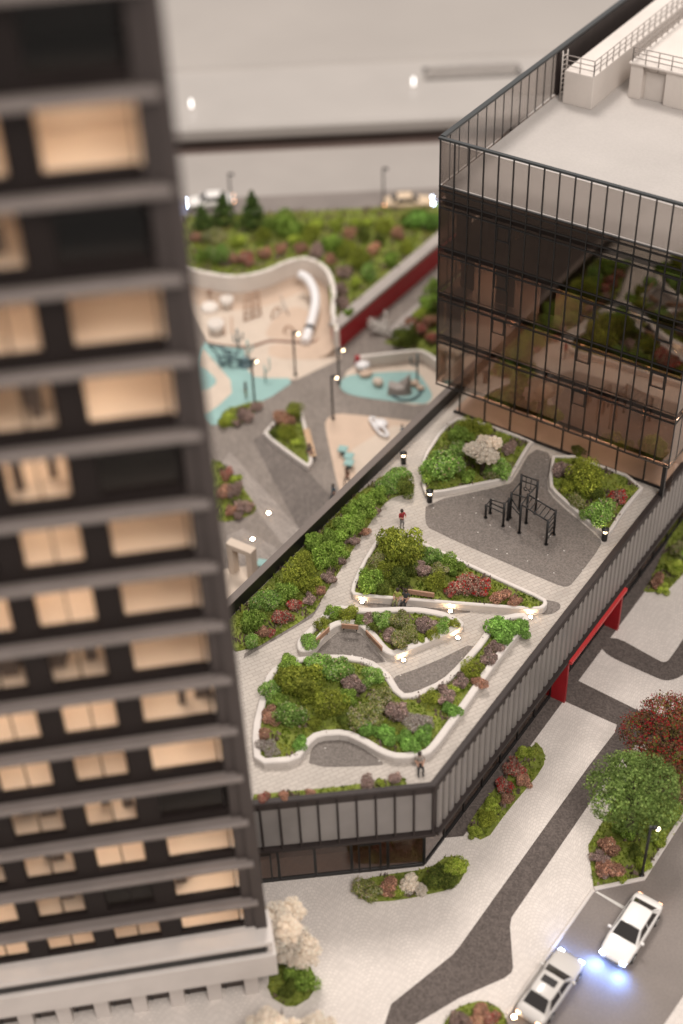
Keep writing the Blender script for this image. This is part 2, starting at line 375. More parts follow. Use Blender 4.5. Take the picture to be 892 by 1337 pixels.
# dark granite paths of the street
dk = MB()
dk.sheet([(-20.72,53.64),(-20.94,38.43),(-20.99,37.78),(-22.21,33.45),(-21.76,31.95),(-20.75,32.62),(-19.35,35.76),(-17.91,38.13),(-17.76,38.61),(-17.84,38.94),(-19.22,41.06),(-19.44,41.62),(-19.38,51.31),(-19.36,54.16),(-18.84,58.51),(-20.79,57.70),(-20.57,56.94)], .01)
dk.sheet([(-25.6, 44.0), (-24.52, 44.9), (-24.5, 57.55), (-24.46, 69.5), (-24.4, 96), (-25.6, 96)], .014)
dk.sheet([(-24.50,57.52),(-24.51,59.57),(-19.77,59.35),(-16.62,59.35),(-15.56,56.99),(-18.18,57.09),(-20.88,57.57),(-21.14,57.55)], .018)
dk.sheet(chaikin([(-24.67,62.65),(-24.60,64.55),(-21.47,64.13),(-20.37,64.01),(-20.31,65.20),(-20.36,68.39),(-18.83,64.93),(-19.01,63.52),(-19.67,62.61),(-20.74,62.56)], 2), .022)
struct('granite_path', dk, DARKPAVE)
# road
rd = [(-16.66,36.41),(-16.31,45.72),(-14.26,47.92),(-14.16,52.96),(-13.28,63.62),(-5.79,56.59),(-5.78,35.00),(-13.91,29.60),(-16.73,34.50)]
struct('street', MB().sheet(rd, .016), ASPH)
struct('street_corner_pavement', MB().prism([(-9.58,40.25),(-9.40,42.64),(-6.79,43.14),(-4.85,35.62),(-10.12,35.39)], -.5, .1), LIGHTPAVE)
kb = MB(); ribbon(kb, [(-16.65,36.31),(-16.32,45.65)], .22, -.1, .1)
struct('kerb', kb, CONC)
kb = MB(); ribbon(kb, [(-16.31,45.72),(-14.26,47.92),(-14.17,53.09),(-13.56,59.36)], .28, -.1, .14); struct('island_kerb', kb, CONC)
struct('parking_line', MB().sheet([(-16.28,45.67),(-16.20,45.79),(-14.45,45.73),(-14.49,45.52)], .024), mat('road_paint', (.6, .57, .53), .7))

# ---------------------------------------------------------------- hall around the model
struct('hall_floor', MB().box((*far(5, 15), -1.15), (400, 340, 1.), R(36.88)), mat('hall_floor_dark', (.13, .092, .078), .6))
struct('hall_ledge', MB().box((*far(5, 2.3+9), .95), (240, 18.0, 1.75), R(36.88), bev=.35), mat('hall_ledge_grey', (.38, .35, .325), .35, var=.04, vscale=.12))
struct('hall_platform', MB().box((*far(5, 16.8+60), -1.0), (300, 120, 6.3), R(36.88), bev=.4), mat('hall_platform_beige', (.345, .315, .29), .5, var=.05, vscale=.06))
t = empty('floor_vent', 'long pale vent grille with slanted slats on the far ledge', 'vent', (*far(32.1, 13.15), 1.83), R(36.88))
part('vent_frame', MB().box((0, 0, .02), (11.0, 3.4, .06)), mat('vent_grey', (.09, .08, .072), .6), t, False)
sl = MB().box((0, 0, .1), (.12, 3.0, .12)).mesh('slat', mat('vent_slat', (.52, .47, .43), .5))
for i in range(26): put("slat", sl, t, (-5.1+.4*i, 0, 0), R(-22))
for i, (a, b, lb) in enumerate(((250, 128, 'small white glint on the pale ledge near the tower'), (540, 104, 'small white glint on the pale ledge near the vent grille'))):
    p = ((-97.46,109.88), (-79.66,126.91))[i]
    q = empty('ledge_glint', lb, 'light', (p[0], p[1], 1.82))  # bright glint on the ledge, built as a glowing tube
    part('glint_base', MB().lathe((0, 0, 0), [(.3, 0), (.3, .15), (.2, .2)], 12), WHITE, q, False)
    part('glint_tube', MB().lathe((0, 0, .2), [(.10, 0), (.13, .1), (.13, .75), (.06, .9)], 12), GLINTW, q, False)

# ---------------------------------------------------------------- podium building
ZF = 7.9
pc = Vector((-24.67, 41.65)); pd = Vector((.7634, .6459))          # front corner, direction of the front face
pe = pc-pd*21.5
pod = [(pc.x, pc.y), (-24.67, 112), (-42.35, 112), (-42.35, pe.y+1.0), (pe.x, pe.y)]
P = empty('podium_building', 'low garden-roofed podium with fluted grey sides and dark coping', 'building', (-33, 60, 0))
part('upper_storey', MB().prism(pod, 3.9, ZF-.02), DARK, P)
lower = [(pc.x-.74, pc.y+.25), (-25.42, 112), (-41.6, 112), (-41.6, pe.y+1.6), (pe.x+.1, pe.y+.95)]
part('ground_storey', MB().prism(inset(lower, 1.5), 0, 3.9), INTW, P)
part('roof_paving', MB().sheet(inset(pod, .05), ZF), PODPAVE, P)
for i in range(7):  # glowing strips added to brighten the shop interior behind the glazing
    a_ = Vector((pc.x-.74, pc.y+.25))-pd*(1.6+i*2.6)+Vector((-.646, .763))*.7
    part('shop_fill', MB().box((a_.x, a_.y, 3.84), (1.4, .3, .05), math.atan2(pd.y, pd.x)), SHOPFILL, P)
for i in range(9): part('shop_fill', MB().box((-26.1, 44.5+5.2*i, 3.84), (.3, 1.6, .05)), SHOPFILL, P)
# right side fluted panels
w = .66; fl = MB(); y0 = 0
fl.loft([[(0, .04, z), (.11, .1, z), (.11, .44, z), (0, .56, z)] for z in (4.0, 7.86)], 0, True, True, False)
flm = fl.mesh('panel', PANELR); y = 41.95
while y < 96: put('panel', flm, P, (-24.67+33, y-60, 0)); y += w
part('side_rail', MB().box((-24.53, 69.0, 3.95), (.36, 54.6, .26)), DARK, P)
# front glass panels and fins
L = 21.0; n = 20
pw = L/n
pm = MB().box((0, 0, 0), (pw-.12, .06, 3.5)).mesh('front_panel', PANELF)
fm = MB().box((0, 0, 0), (.09, .22, 3.95)).mesh('fin', DARK)
fa = math.atan2(pd.y, pd.x)
for i in range(n+1):
    q = pc-pd*(i*pw+.06)+Vector((.646, -.763))*.09
    put('fin', fm, P, (q.x+33, q.y-60, 5.92), fa)
    if i < n:
        q = pc-pd*(i*pw+.06+pw/2)+Vector((.646, -.763))*.04
        put('front_panel', pm, P, (q.x+33, q.y-60, 6.1), fa)
b1 = pc-pd*10.5+Vector((.646, -.763))*.1
part('front_rail', MB().box((b1.x, b1.y, 4.02), (21.2, .3, .22), fa), DARK, P)
# coping
cp = MB(); ribbon(cp, [tuple(pe+Vector((.08, -.1))), (pc.x+.1, pc.y-.02), (-24.57, 70.0)], .42, ZF-.3, ZF+.3)
part('coping', cp, DARK, P)
cp = MB(); ribbon(cp, [(-24.57, 70.04), (-24.57, 111)], .42, ZF-.3, ZF+.28); part('coping', cp, DARK, P)
pp = MB().box((-42.2, 59.5, ZF+.45), (.4, 66, 1.1)); part('parapet', pp, BLACK, P)
part('parapet_cap', MB().box((-42.2, 59.5, ZF+1.04), (.5, 66, .08)), mat('cap_brown', (.12, .095, .082), .6), P)
# ground-floor glazing, front and side
q0 = Vector((pc.x-.74, pc.y+.25))
for i in range(9):
    a = q0-pd*(i*2.1+1.05); pn = MB().box((0, 0, 0), (2.0, .04, 3.5))
    o = part('shop_window', MB().box((a.x, a.y, 1.95), (2.02, .03, 3.7), fa), GLASSD, P)
    e = MB()
    for s in (-1.0, 1.0):
        m_ = a+pd*s*1.02; e.box((m_.x, m_.y, 1.95), (.1, .14, 3.9), fa)
    e.box((a.x, a.y, .12), (2.0, .16, .24), fa); e.box((a.x, a.y, 3.74), (2.0, .15, .2), fa)
    sub('frame', e, BLACK, o, P)
    if i in (1, 4):
        dd = MB()
        for s in (-.62, 0, .62):
            m_ = a+pd*s+Vector((.646, -.763))*.05; dd.box((m_.x, m_.y, 1.3), (.09, .1, 2.6), fa)
        m_ = a+Vector((.646, -.763))*.05; dd.box((m_.x, m_.y, 2.62), (1.35, .1, .1), fa)
        sub('door', dd, BLACK, o, P)
for i in range(24):
    yy = pc.y+1.4+i*2.2
    o = part('shop_window', MB().box((-25.43, yy, 1.95), (.03, 2.1, 3.7)), GLASSD, P)
    e = MB().box((-25.42, yy-1.08, 1.95), (.12, .08, 3.88)).box((-25.42, yy, .1), (.16, 2.08, .2)); sub('frame', e, BLACK, o, P)
# red portal
t = empty('red_portal', 'red framed portal through the podium wall', 'portal', (-25, 61, 0))
part('lintel', MB().box((-24.9, 61.3, 3.86), (1.5, 7.9, .26)), REDB, t)
part('jamb', MB().box((-25.0, 57.45, 1.87), (1.25, .2, 3.72)), REDM, t)
part('jamb', MB().box((-25.0, 65.15, 1.87), (1.25, .2, 3.72)), REDM, t)

# ---------------------------------------------------------------- glass office block on the podium
XL, XR, YF, YB, Z0, ZR, ZT = -41.9, -24.3, 69.95, 104.0, 11.0, 26.3, 29.5
LV = [11.35, 14.8, 18.2, 21.65, 25.1]
B = empty('glass_office_block', 'dark glass office block with white roof standing on the podium', 'building', (-33, 87, ZF))
part('roof', MB().box(((XL+XR)/2, (YF+YB)/2, ZR-.15), (XR-XL-.3, YB-YF-.3, .3)), ROOFM, B)
for i, z in enumerate([Z0+.15]+LV[1:]):
    part('floor_slab', MB().box(((XL+XR)/2, (YF+YB)/2, z), (XR-XL-.5, YB-YF-.5, .5 if i else .3)), INTD, B)
part('upper_ceiling', MB().box(((XL+XR)/2, (YF+YB)/2, 25.75), (XR-XL-.5, YB-YF-.5, .6)), INTD, B)
bw = part('core_wall', MB().box(((XL+XR)/2, YF+5.2, 18.4), (XR-XL-.6, .3, 13.4)), INTW, B)
part('rear_wall', MB().box(((XL+XR)/2, YB-.3, 18.8), (XR-XL-.7, .3, 14.6)), INTD, B)
# interior partitions and curtains, seen as vertical bands through the glass
for i, z in enumerate(LV[:4]):
    for k in range(6):
        xx = XL+1.2+k*2.9+rnd.uniform(-.5, .5); ww = rnd.uniform(.7, 1.5)
        if i == 3 or (i == 2 and k < 3) or rnd.random() < .3:
            part('curtain', MB().box((xx, YF+.9+rnd.uniform(0, .5), z+1.72), (ww, .08, 2.85)), CURT if rnd.random() < (.45 if i < 3 else .2) else INTD, B)
    for k in range(3):
        xx = XL+4.2+k*5.2+rnd.uniform(-.8, .8)
        part('partition', MB().box((xx, YF+4.2, z+1.7), (.14, 1.8, 2.85)), INTW, B)
    for k in range((4, 4, 2, 0)[i]):
        part('ceiling_light', MB().box((XL+2.3+k*4.4, YF+3.6, z+3.08), (2.4, 1.6, .06)), OFFICE, B)
dl = MB().lathe((0, 0, 0), [(.05, -.06), (.1, 0), (.1, .05)], 10).mesh('reflection_dot', REFLDOT)  # added glowing dots that imitate garden lamps reflected in the facade
for i, z in enumerate(LV[:4]):
    for k in range(3): put('reflection_dot', dl, B, (XL+3.0+k*5.3+(i % 2)*2.1+33, YF+1.3-87, z+3.1-ZF))
# curtain wall: panes one by one, mullions and transoms
NP = 17; pw = (XR-XL)/NP
def pane_mesh(w_, h_, m_): return MB().box((0, 0, 0), (w_, .03, h_)).mesh('pane', m_)
hts = [(a+.25, b-.05) for a, b in zip([Z0-.1]+[q for q in LV[1:]], LV[1:]+[ZR-.0])]
fp = [pane_mesh(pw-.05, b-a, GLASS) for a, b in hts]; tp = pane_mesh(pw-.05, ZT-ZR-.35, GLASSC); lp = MB().box((0, 0, 0), (pw-.05, .03, .3)).mesh('pane', GLASSD)
mul = MB().box((0, 0, 0), (.06, .13, ZT-Z0)).mesh('mullion', BLACK); mus = MB().box((0, 0, 0), (.04, .07, ZT-Z0)).mesh('mullion', BLACK)
def loc(x, y, z): return (x+33, y-87, z-ZF)
for i in range(NP+1):
    x = XL+i*pw; put('mullion', mul, B, loc(x, YF-.02, (ZT+Z0)/2))
    if i < NP:
        for k, (a, b) in enumerate(hts): put('pane', fp[k], B, loc(x+pw/2, YF, (a+b)/2))
        for a in [Z0-.1+.1]+LV[1:]: pass
        for z in LV[1:]: put('pane', lp, B, loc(x+pw/2, YF, z+.1))
        put('pane', tp, B, loc(x+pw/2, YF, (ZT+ZR)/2))
NS = 30; ps = (YB-YF)/NS
fps = [MB().box((0, 0, 0), (.03, ps-.05, b-a)).mesh('pane', GLASS) for a, b in hts]; tps = MB().box((0, 0, 0), (.03, ps-.05, ZT-ZR-.2)).mesh('pane', GLASSC)
for side, X in ((1, XR), (-1, XL)):
    for j in range(NS+1):
        y = YF+j*ps
        if j: put('mullion', mus, B, loc(X, y, (ZT+Z0)/2), R(90))
        if j < NS:
            for k, (a, b) in enumerate(hts): put('pane', fps[k], B, loc(X, y+ps/2, (a+b)/2))
            if side > 0 or y < 85: put('pane', tps, B, loc(X, y+ps/2, (ZT+ZR)/2))
part('parapet_wall', MB().box((XL+.1, (85.2+YB)/2, (ZR+ZT)/2), (.3, YB-85.2, ZT-ZR-.1)), DARK, B)
tr = []
for z in [Z0-.06]+[q for l in LV[1:] for q in (l-.3, l+.3)]+[ZR+.02, ZR-.3]:
    part('transom', MB().box(((XL+XR)/2, YF-.03, z), (XR-XL+.1, .14, .055)), BLACK, B)
    part('transom', MB().box((XR, (YF+YB)/2, z), (.12, YB-YF-.2, .055)), BLACK, B)
cap = MB()
cap.box(((XL+XR)/2, YF, ZT+.06), (XR-XL+.24, .24, .14)).box((XL, (YF+YB)/2+.2, ZT+.05), (.34, YB-YF-.1, .16)).box((XR, (YF+YB)/2+.2, ZT+.05), (.34, YB-YF-.1, .16))
part('parapet_cap', cap, mat('cap_blue_grey', (.03, .034, .036), .4), B)
# opening sashes
for i, k in ((4, 3), (4, 2), (10, 2), (10, 1), (10, 0), (15, 3), (15, 2), (15, 1), (4, 1)):
    a, b = hts[k]; x = XL+i*pw+pw/2; e = MB(); zt = b-.35; zb = b-1.35
    e.box((x, YF-.05, zt), (pw-.1, .06, .06)).box((x, YF-.05, zb), (pw-.1, .06, .06)).box((x-pw/2+.1, YF-.05, (zt+zb)/2), (.06, .06, 1.0)).box((x+pw/2-.1, YF-.05, (zt+zb)/2), (.06, .06, 1.0))
    part('sash', e, BLACK, B)
# lobby under the box
lb = MB().box(((XL+XR)/2+.2, YF+4.4, (ZF+Z0)/2), (XR-XL-1.6, .2, Z0-ZF-.1)); part('lobby_wall', lb, INTW, B)
part('lobby_floor', MB().box(((XL+XR)/2, YF+3, ZF+.03), (XR-XL-1.4, 3.0, .04)), INTW, B)
for i in range(8):
    x = XL+1.2+i*2.05
    part('lobby_pane', MB().box((x+1.02, YF+1.25, (ZF+Z0)/2), (2.0, .03, Z0-ZF-.1)), GLASST, B)
    part('lobby_mullion', MB().box((x, YF+1.25, (ZF+Z0)/2), (.09, .12, Z0-ZF-.06)), BLACK, B)
part('lobby_mullion', MB().box((XR-.35, YF+.4, (ZF+Z0)/2), (.26, .26, Z0-ZF-.06)), BLACK, B)
part('lobby_rail', MB().box(((XL+XR)/2, YF+1.22, ZF+.12), (XR-XL-1.5, .14, .12)), BLACK, B)
for x in (-38.6, -34.0, -29.6): part('lobby_light', MB().box((x, YF+2.4, Z0-.08), (2.6, .18, .06)), LED, B)
# roof boxes with railings
def railing(name, label, path, z, parent=None):
    t = empty(name, label, 'railing', (*path[0], z))
    for a, b in zip(path[:-1], path[1:]):
        a = Vector(a); b = Vector(b); n_ = max(1, round((b-a).length/.95))
        for h in (.35, .7, 1.05): part('rail', MB().tube([(a.x, a.y, z+h), (b.x, b.y, z+h)], .035, 6), GREYM, t)
        for i in range(n_+1):
            q = a+(b-a)*i/n_
            part('post', MB().tube([(q.x, q.y, z-.35), (q.x, q.y, z+1.05)], .045, 6), GREYM, t)
H1 = 28.65
r1 = empty('roof_box', 'long white rooftop plant box beside the parapet, with ladder', 'roof box', (-39.8, 84.4, ZR))
part('walls', MB().box((-39.75, 94.2, (ZR+H1)/2), (2.2, 19.6, H1-ZR), bev=.03), WHITE, r1)
r2 = empty('roof_box', 'wide white rooftop plant box with recessed door', 'roof box', (-36.5, 87.5, ZR))
part('walls', MB().box((-36.95, 95.7, (ZR+H1+.1)/2), (.9, 16.4, H1+.1-ZR), bev=.03).box((-35.65, 95.9, (ZR+H1+.1)/2), (1.7, 16.0, H1+.09-ZR)).box((-29.7, 95.7, (ZR+H1+.1)/2), (10.2, 16.4, H1+.1-ZR), bev=.03), WHITE, r2)
part('door', MB().box((-35.65, 87.86, ZR+1.0), (1.4, .06, 1.95)), CONC, r2)
part('eaves', MB().box((-31.0, 95.7, H1+.13), (13.0, 16.6, .1)), WHITE, r2)
railing('railing', 'pale steel railing round the long box by the parapet', [(-40.8, 84.5), (-38.7, 84.5), (-38.7, 103.5)], H1)
railing('railing', 'pale steel railing round the wide box with door', [(-37.35, 103.5), (-37.35, 87.6), (-25.0, 87.6)], H1+.15)
t = empty('ladder', 'pale steel ladder on the end of the long roof box', 'ladder', (-41.05, 84.7, ZR))
for s in (-.22, .22): part('stile', MB().tube([(-41.05+s*.3, 84.75+s, ZR), (-41.05+s*.3, 84.75+s, ZR+3.6)], .04, 6), WHITE, t)
for i in range(10): part('rung', MB().tube([(-41.05-.066, 84.53, ZR+.3+i*.33), (-41.05+.066, 84.97, ZR+.3+i*.33)], .025, 6), WHITE, t)

# ---------------------------------------------------------------- tower block
TA = R(43.5)
T = empty('residential_tower', 'dark residential tower with pale floor slabs and warm lit windows', 'tower', (-27.94, 30.69, 0), TA)
def tp_(name, mb, m, parent=T): return put(name, mb.mesh(name, m), parent)
TL = 19.0; TD = 5.6
ZS = [54.7-3.3*k for k in range(-2, 15)]       # slab levels, bottom 8.3
tp_('core', MB().box((-TL/2, TD-1.0, 32.5), (TL-.3, 2.0, 57)), SPAN)
for k, z in enumerate(ZS):
    tp_('floor_slab', MB().box((-TL/2-.16, .35, z), (TL-.35, 1.2, .32), bev=.05), SLAB)
tp_('corner_pier', MB().box((-.3, TD/2, 33.2), (.6, TD, 57.4)), FRAME)
tp_('corner_pier', MB().box((-.8, .62, 33.2), (.62, .9, 57.4)), FRAME)
bays = [(1.3, 4.35), (5.35, 7.75), (8.7, 11.1), (12.0, 14.4), (15.3, 17.7)]
LIT = {  # rows from the top of the picture: state of each bay, 2 bright, 1 dim, 3 furnished, 0 dark
 0: '00000', 1: '00000', 2: '00000', 3: '22000', 4: '01000', 5: '22000', 6: '21000', 7: '03000', 8: '22000', 9: '22200', 10: '21120', 11: '32210', 12: '22220', 13: '03120', 14: '22310', 15: '30120'}
LIT[16] = '22220'
for k, z in enumerate(ZS[:-1] + [ZS[-1]]):
    zb = (ZS[k+1] if k+1 < len(ZS) else 5.6)+.18
    zt = z-.18
    sill = zb+.55
    tp_('spandrel', MB().box((-TL/2-.5, .37, (zb+sill)/2), (TL-1.3, .2, sill-zb)), SPAN)
    edges = [1.1]+[e for a in bays for e in a]+[TL]
    for a, b in zip(edges[0::2], edges[1::2]):
        if b-a > .2: tp_('window_pier', MB().box((-(a+b)/2, .40, (sill+zt)/2), (b-a, .26, zt-sill)), SPAN)
    for j, (a, b) in enumerate(bays):
        st = LIT[k][j]; cx = -(a+b)/2; ww = b-a; hh = zt-sill; cz = (zt+sill)/2
        f = MB(); fr = .07
        f.box((cx-ww/2+fr/2, .45, cz), (fr, .12, hh)).box((cx+ww/2-fr/2, .45, cz), (fr, .12, hh)).box((cx, .45, zt-fr/2), (ww, .12, fr)).box((cx, .45, sill+fr/2), (ww, .12, fr))
        if j: f.box((cx+.05, .45, cz), (.06, .1, hh))
        wi = tp_('window', f, SPAN)
        tp_('pane', MB().box((cx, .47, cz), (ww-.1, .02, hh-.1)), GLASST, wi)
        r_ = MB(); y0, y1 = .55, 3.5
        x0, x1 = cx-ww/2-.15, cx+ww/2+.15
        A = [(x0, y0, sill-.05), (x1, y0, sill-.05), (x1, y0, zt+.05), (x0, y0, zt+.05)]; Bq = [(x0, y1, sill-.05), (x1, y1, sill-.05), (x1, y1, zt+.05), (x0, y1, zt+.05)]
        r_.quad(Bq); r_.quad([A[0], A[1], Bq[1], Bq[0]]); r_.quad([A[3], A[2], Bq[2], Bq[3]]); r_.quad([A[0], A[3], Bq[3], Bq[0]]); r_.quad([A[1], A[2], Bq[2], Bq[1]])
        tp_('room', r_, ROOMW if st != '0' else ROOMD, wi)
        if st != '0':
            lx = cx+rnd.uniform(-.38, .05)*ww; lz = zt-.16
            tp_('room_lamp', MB().lathe((lx, rnd.uniform(1.5, 2.9), lz), [(.25, -.06), (.34, 0), (.34, .1)], 12), rnd.choice(BULBS) if st in '23' else BULBDIM, wi)
        if st in '13':
            c_ = MB()
            for q in range(3 if st == '1' else 2):
                c_.box((cx+rnd.uniform(-.4, .4)*ww, 1.3+.3*q, sill+hh*.3), (rnd.uniform(.3, .8), .2, hh*rnd.uniform(.35, .7)))
            tp_('furniture', c_, CURT, wi)
tp_('cornice', MB().box((-TL/2+.06, .1, 5.85), (TL+.2, 2.0, .34), bev=.04), TBASE)
tp_('cornice', MB().box((-TL/2+.08, .1, 4.1), (TL+.36, 2.3, 1.9), bev=.05), TBASE)
tp_('cornice_gap_shade', MB().box((-TL/2-.05, .1, 5.365), (TL-.3, 1.86, .62)), BLACK)  # black filler stands in for the shadow between the two cornices
tp_('cornice_end', MB().box((.0, .1, 5.36), (.24, 1.95, .64)), TBASE)
for i in range(10):
    tp_('column', MB().box((-1.2-2.0*i, .35, 1.6), (.75, .8, 3.2)), TBASE)
    e = tp_('ground_window', MB().box((-2.2-2.0*i, .6, 1.6), (1.24, .06, 3.18)), GLASSD)
    f = MB().box((-2.2-2.0*i, .55, .9), (1.2, .1, .08)).box((-2.2-2.0*i, .55, 2.2), (1.2, .1, .08)).box((-2.6-2.0*i, .55, 1.6), (.07, .1, 3.1)); tp_('frame', f, BLACK, e)
tp_('base_wall', MB().box((-TL/2, TD/2+.6, 2.05), (TL-.4, TD-2.2, 4.1)), ROOMD)

# ---------------------------------------------------------------- plants
KINDS = {  # leaf colours, leaf size (of radius), squash, blob count, blossom colour
 'green': (((.155, .235, .04), (.235, .32, .07), (.095, .155, .022)), .105, .85, 11, None),
 'fern': (((.135, .245, .05), (.2, .325, .08), (.085, .16, .028)), .12, .6, 11, None),
 'olive': (((.185, .21, .03), (.26, .28, .045), (.115, .14, .018)), .08, .9, 12, None),
 'dark':   (((0.080, 0.104, 0.019), (0.128, 0.144, 0.029), (0.048, 0.072, 0.013)), .085, .9, 8, None),
 'lime':   (((0.255, 0.315, 0.045), (0.375, 0.405, 0.090), (0.150, 0.210, 0.022)), .10, .6, 9, None),
 'pale':   (((0.170, 0.272, 0.060), (0.255, 0.374, 0.102), (0.102, 0.187, 0.034)), .10, .85, 9, ((.48, .46, .27), 150)),
 'cream':  (((0.180, 0.195, 0.060), (0.255, 0.255, 0.090), (0.105, 0.135, 0.030)), .10, .85, 9, ((.56, .48, .33), 420)),
 'mauve':  (((0.257, 0.182, 0.162), (0.351, 0.257, 0.223), (0.135, 0.095, 0.081)), .11, .75, 9, ((.34, .27, .24), 160)),
 'rust':   (((0.351, 0.195, 0.137), (0.442, 0.260, 0.182), (0.169, 0.091, 0.058)), .10, .7, 9, ((.42, .27, .20), 160)),
 'pink':   (((0.192, 0.120, 0.060), (0.480, 0.264, 0.180), (0.552, 0.312, 0.216)), .10, .75, 8, ((.52, .32, .23), 300)),
 'red':    (((0.260, 0.169, 0.130), (0.364, 0.234, 0.182), (0.130, 0.078, 0.052)), .10, .7, 9, ((.55, .014, .024), 330)),
 'blossom': (((.90, .81, .70), (.93, .86, .77), (.82, .70, .58)), .075, .9, 22, None),
 'lichen': (((.46, .42, .385), (.58, .53, .48), (.27, .23, .205), (.36, .27, .23)), .07, .38, 10, None),
 'maroon': (((0.111, 0.058, 0.036), (0.169, 0.085, 0.052), (0.117, 0.111, 0.026)), .04, .9, 34, ((.42, .02, .03), 420)),
 'leafy': (((.10, .15, .038), (.16, .215, .06), (.065, .10, .022)), .042, .9, 34, None),
 'conifer': (((0.076, 0.128, 0.031), (0.119, 0.187, 0.043), (0.043, 0.076, 0.017)), .07, 1., 0, None),
 'twig':   (((0.495, 0.451, 0.407), (0.572, 0.517, 0.462), (0.374, 0.330, 0.297)), .16, .5, 8, None),
}
def add_leaf(V, F, C, p, nrm, s, c, rg):
    t = Vector((rg.gauss(0, 1), rg.gauss(0, 1), rg.gauss(0, 1))); nn = (nrm+t*.55).normalized()
    a = nn.orthogonal().normalized(); a = Matrix.Rotation(rg.uniform(0, 6.28), 3, nn) @ a; b = nn.cross(a)
    k = len(V); l_ = s*rg.uniform(.7, 1.3); w_ = l_*.62
    V += [p-a*l_*.5, p+b*w_*.5+nn*l_*.12, p+a*l_*.5, p-b*w_*.5+nn*l_*.12]; F.append((k, k+1, k+2, k+3)); C.append(c)
def leaf_mesh(name, V, F, C):
    me = bpy.data.meshes.new(name); me.from_pydata([tuple(v) for v in V], [], F); me.materials.append(LEAF)
    at = me.color_attributes.new('Col', 'FLOAT_COLOR', 'CORNER'); flat = []
    for c in C: flat += [c[0], c[1], c[2], 1.]*4
    at.data.foreach_set('color', flat); me.update(); return me
def make_plant(kind, seed):
    cols, ls, sq, nb, flo = KINDS[kind]; rg = random.Random(seed*131+len(kind)); V, F, C = [], [], []; V2, F2, C2 = [], [], []
    if kind == 'conifer':
        for i in range(1700):
            h = rg.random()**.8; r0 = .62*(1-h)*(.75+.35*math.sin(h*26))+.03; a = rg.uniform(0, 6.28); rr = r0*math.sqrt(rg.uniform(.4, 1))
            p = Vector((math.cos(a)*rr, math.sin(a)*rr, h*2.3)); add_leaf(V, F, C, p, Vector((math.cos(a), math.sin(a), .5)), .13, rg.choice(cols), rg)
        return leaf_mesh('foliage', V, F, C), None
    blobs = []
    rounded = kind in ('leafy', 'maroon', 'blossom')
    for i in range(nb if rounded else 0):
        z = 1-1.45*(i+.5)/nb; a = i*2.39996+rg.uniform(-.25, .25); q_ = math.sqrt(max(0, 1-z*z)); rr = rg.uniform(.56, .72)
        blobs.append((Vector((math.cos(a)*q_*rr, math.sin(a)*q_*rr, z*rr)), rg.uniform(.2, .34) if kind != 'blossom' else rg.uniform(.17, .3), rg.uniform(.75, 1.3)))
    for i in range(0 if rounded else nb):
        a = rg.uniform(0, 6.28); z = rg.uniform(-.1, .75); rr = math.sqrt(max(0, 1-z*z))*rg.uniform(.3, .78)
        blobs.append((Vector((math.cos(a)*rr, math.sin(a)*rr, z*.62)), rg.uniform(.22, .44), rg.uniform(.7, 1.35)))
    blobs.append((Vector((0, 0, .05)), .52, 1.)); blobs.append((Vector((0, 0, .05)), .55, 1.))
    big = kind in ('leafy', 'maroon')
    for i in range(17000 if big else (6500 if kind == 'blossom' else 3600)):
        c0, br, sh = blobs[rg.randrange(len(blobs))]
        d = Vector((rg.gauss(0, 1), rg.gauss(0, 1), rg.gauss(0, 1)+.25)).normalized()
        p = c0+d*br*min(1.32, rg.uniform(.74, 1.04)+max(0, rg.gauss(-.03, .14))); p.z = p.z*sq+sq*.42
        if p.z < 0: p.z = rg.uniform(0, .12)
        inn = any((Vector((p.x, p.y, (p.z-sq*.42)/sq))-q).length < r_*.62 for q, r_, _ in blobs)
        if inn: continue
        c = rg.choice(cols); j = sh*rg.uniform(1.1, 1.75)*(1.45 if rg.random() < .16 else 1.) if kind not in ('blossom', 'lichen') else rg.uniform(.85, 1.1); c = tuple(min(.9, x*j) for x in c)
        if flo and rg.random() < flo[1]/2600 and d.z > -.2:
            for q in range(3):
                add_leaf(V2, F2, C2, p+d*.03+Vector((rg.gauss(0, .025), rg.gauss(0, .025), rg.gauss(0, .02))), d, ls*.85, tuple(x*rg.uniform(.75, 1.2) for x in flo[0]), rg)
        else: add_leaf(V, F, C, p, d, ls*1.2, c, rg)
    return leaf_mesh('foliage', V, F, C), (leaf_mesh('blossom', V2, F2, C2) if F2 else None)
CACHE = {}
def plant_meshes(kind, i):
    k = (kind, i % 3)
    if k not in CACHE: CACHE[k] = make_plant(*k)
    return CACHE[k]
DESC = {'green': 'bright green leafy shrub', 'fern': 'low spreading bright green shrub', 'olive': 'rounded olive green shrub', 'dark': 'dark olive rounded shrub', 'lime': 'low lime green tuft', 'pale': 'pale-tipped green shrub',
        'cream': 'green shrub with cream flowers', 'mauve': 'greyish mauve shrub', 'rust': 'dusty pink-brown shrub', 'pink': 'shrub with dusty pink flower heads', 'red': 'brown shrub dotted with red flowers',
        'blossom': 'cream blossom shrub', 'conifer': 'small dark conifer', 'twig': 'pale grey twiggy shrub', 'lichen': 'pale grey lichen mound', 'leafy': 'green shrub', 'maroon': 'maroon shrub'}
ORD = ['leftmost', 'second from left', 'third from left', 'fourth from left', 'fifth from left', 'sixth from left', 'seventh from left', 'eighth from left', 'ninth from left', 'tenth from left', 'eleventh from left', 'twelfth from left', 'thirteenth from left', 'fourteenth from left']
cnt = [0]
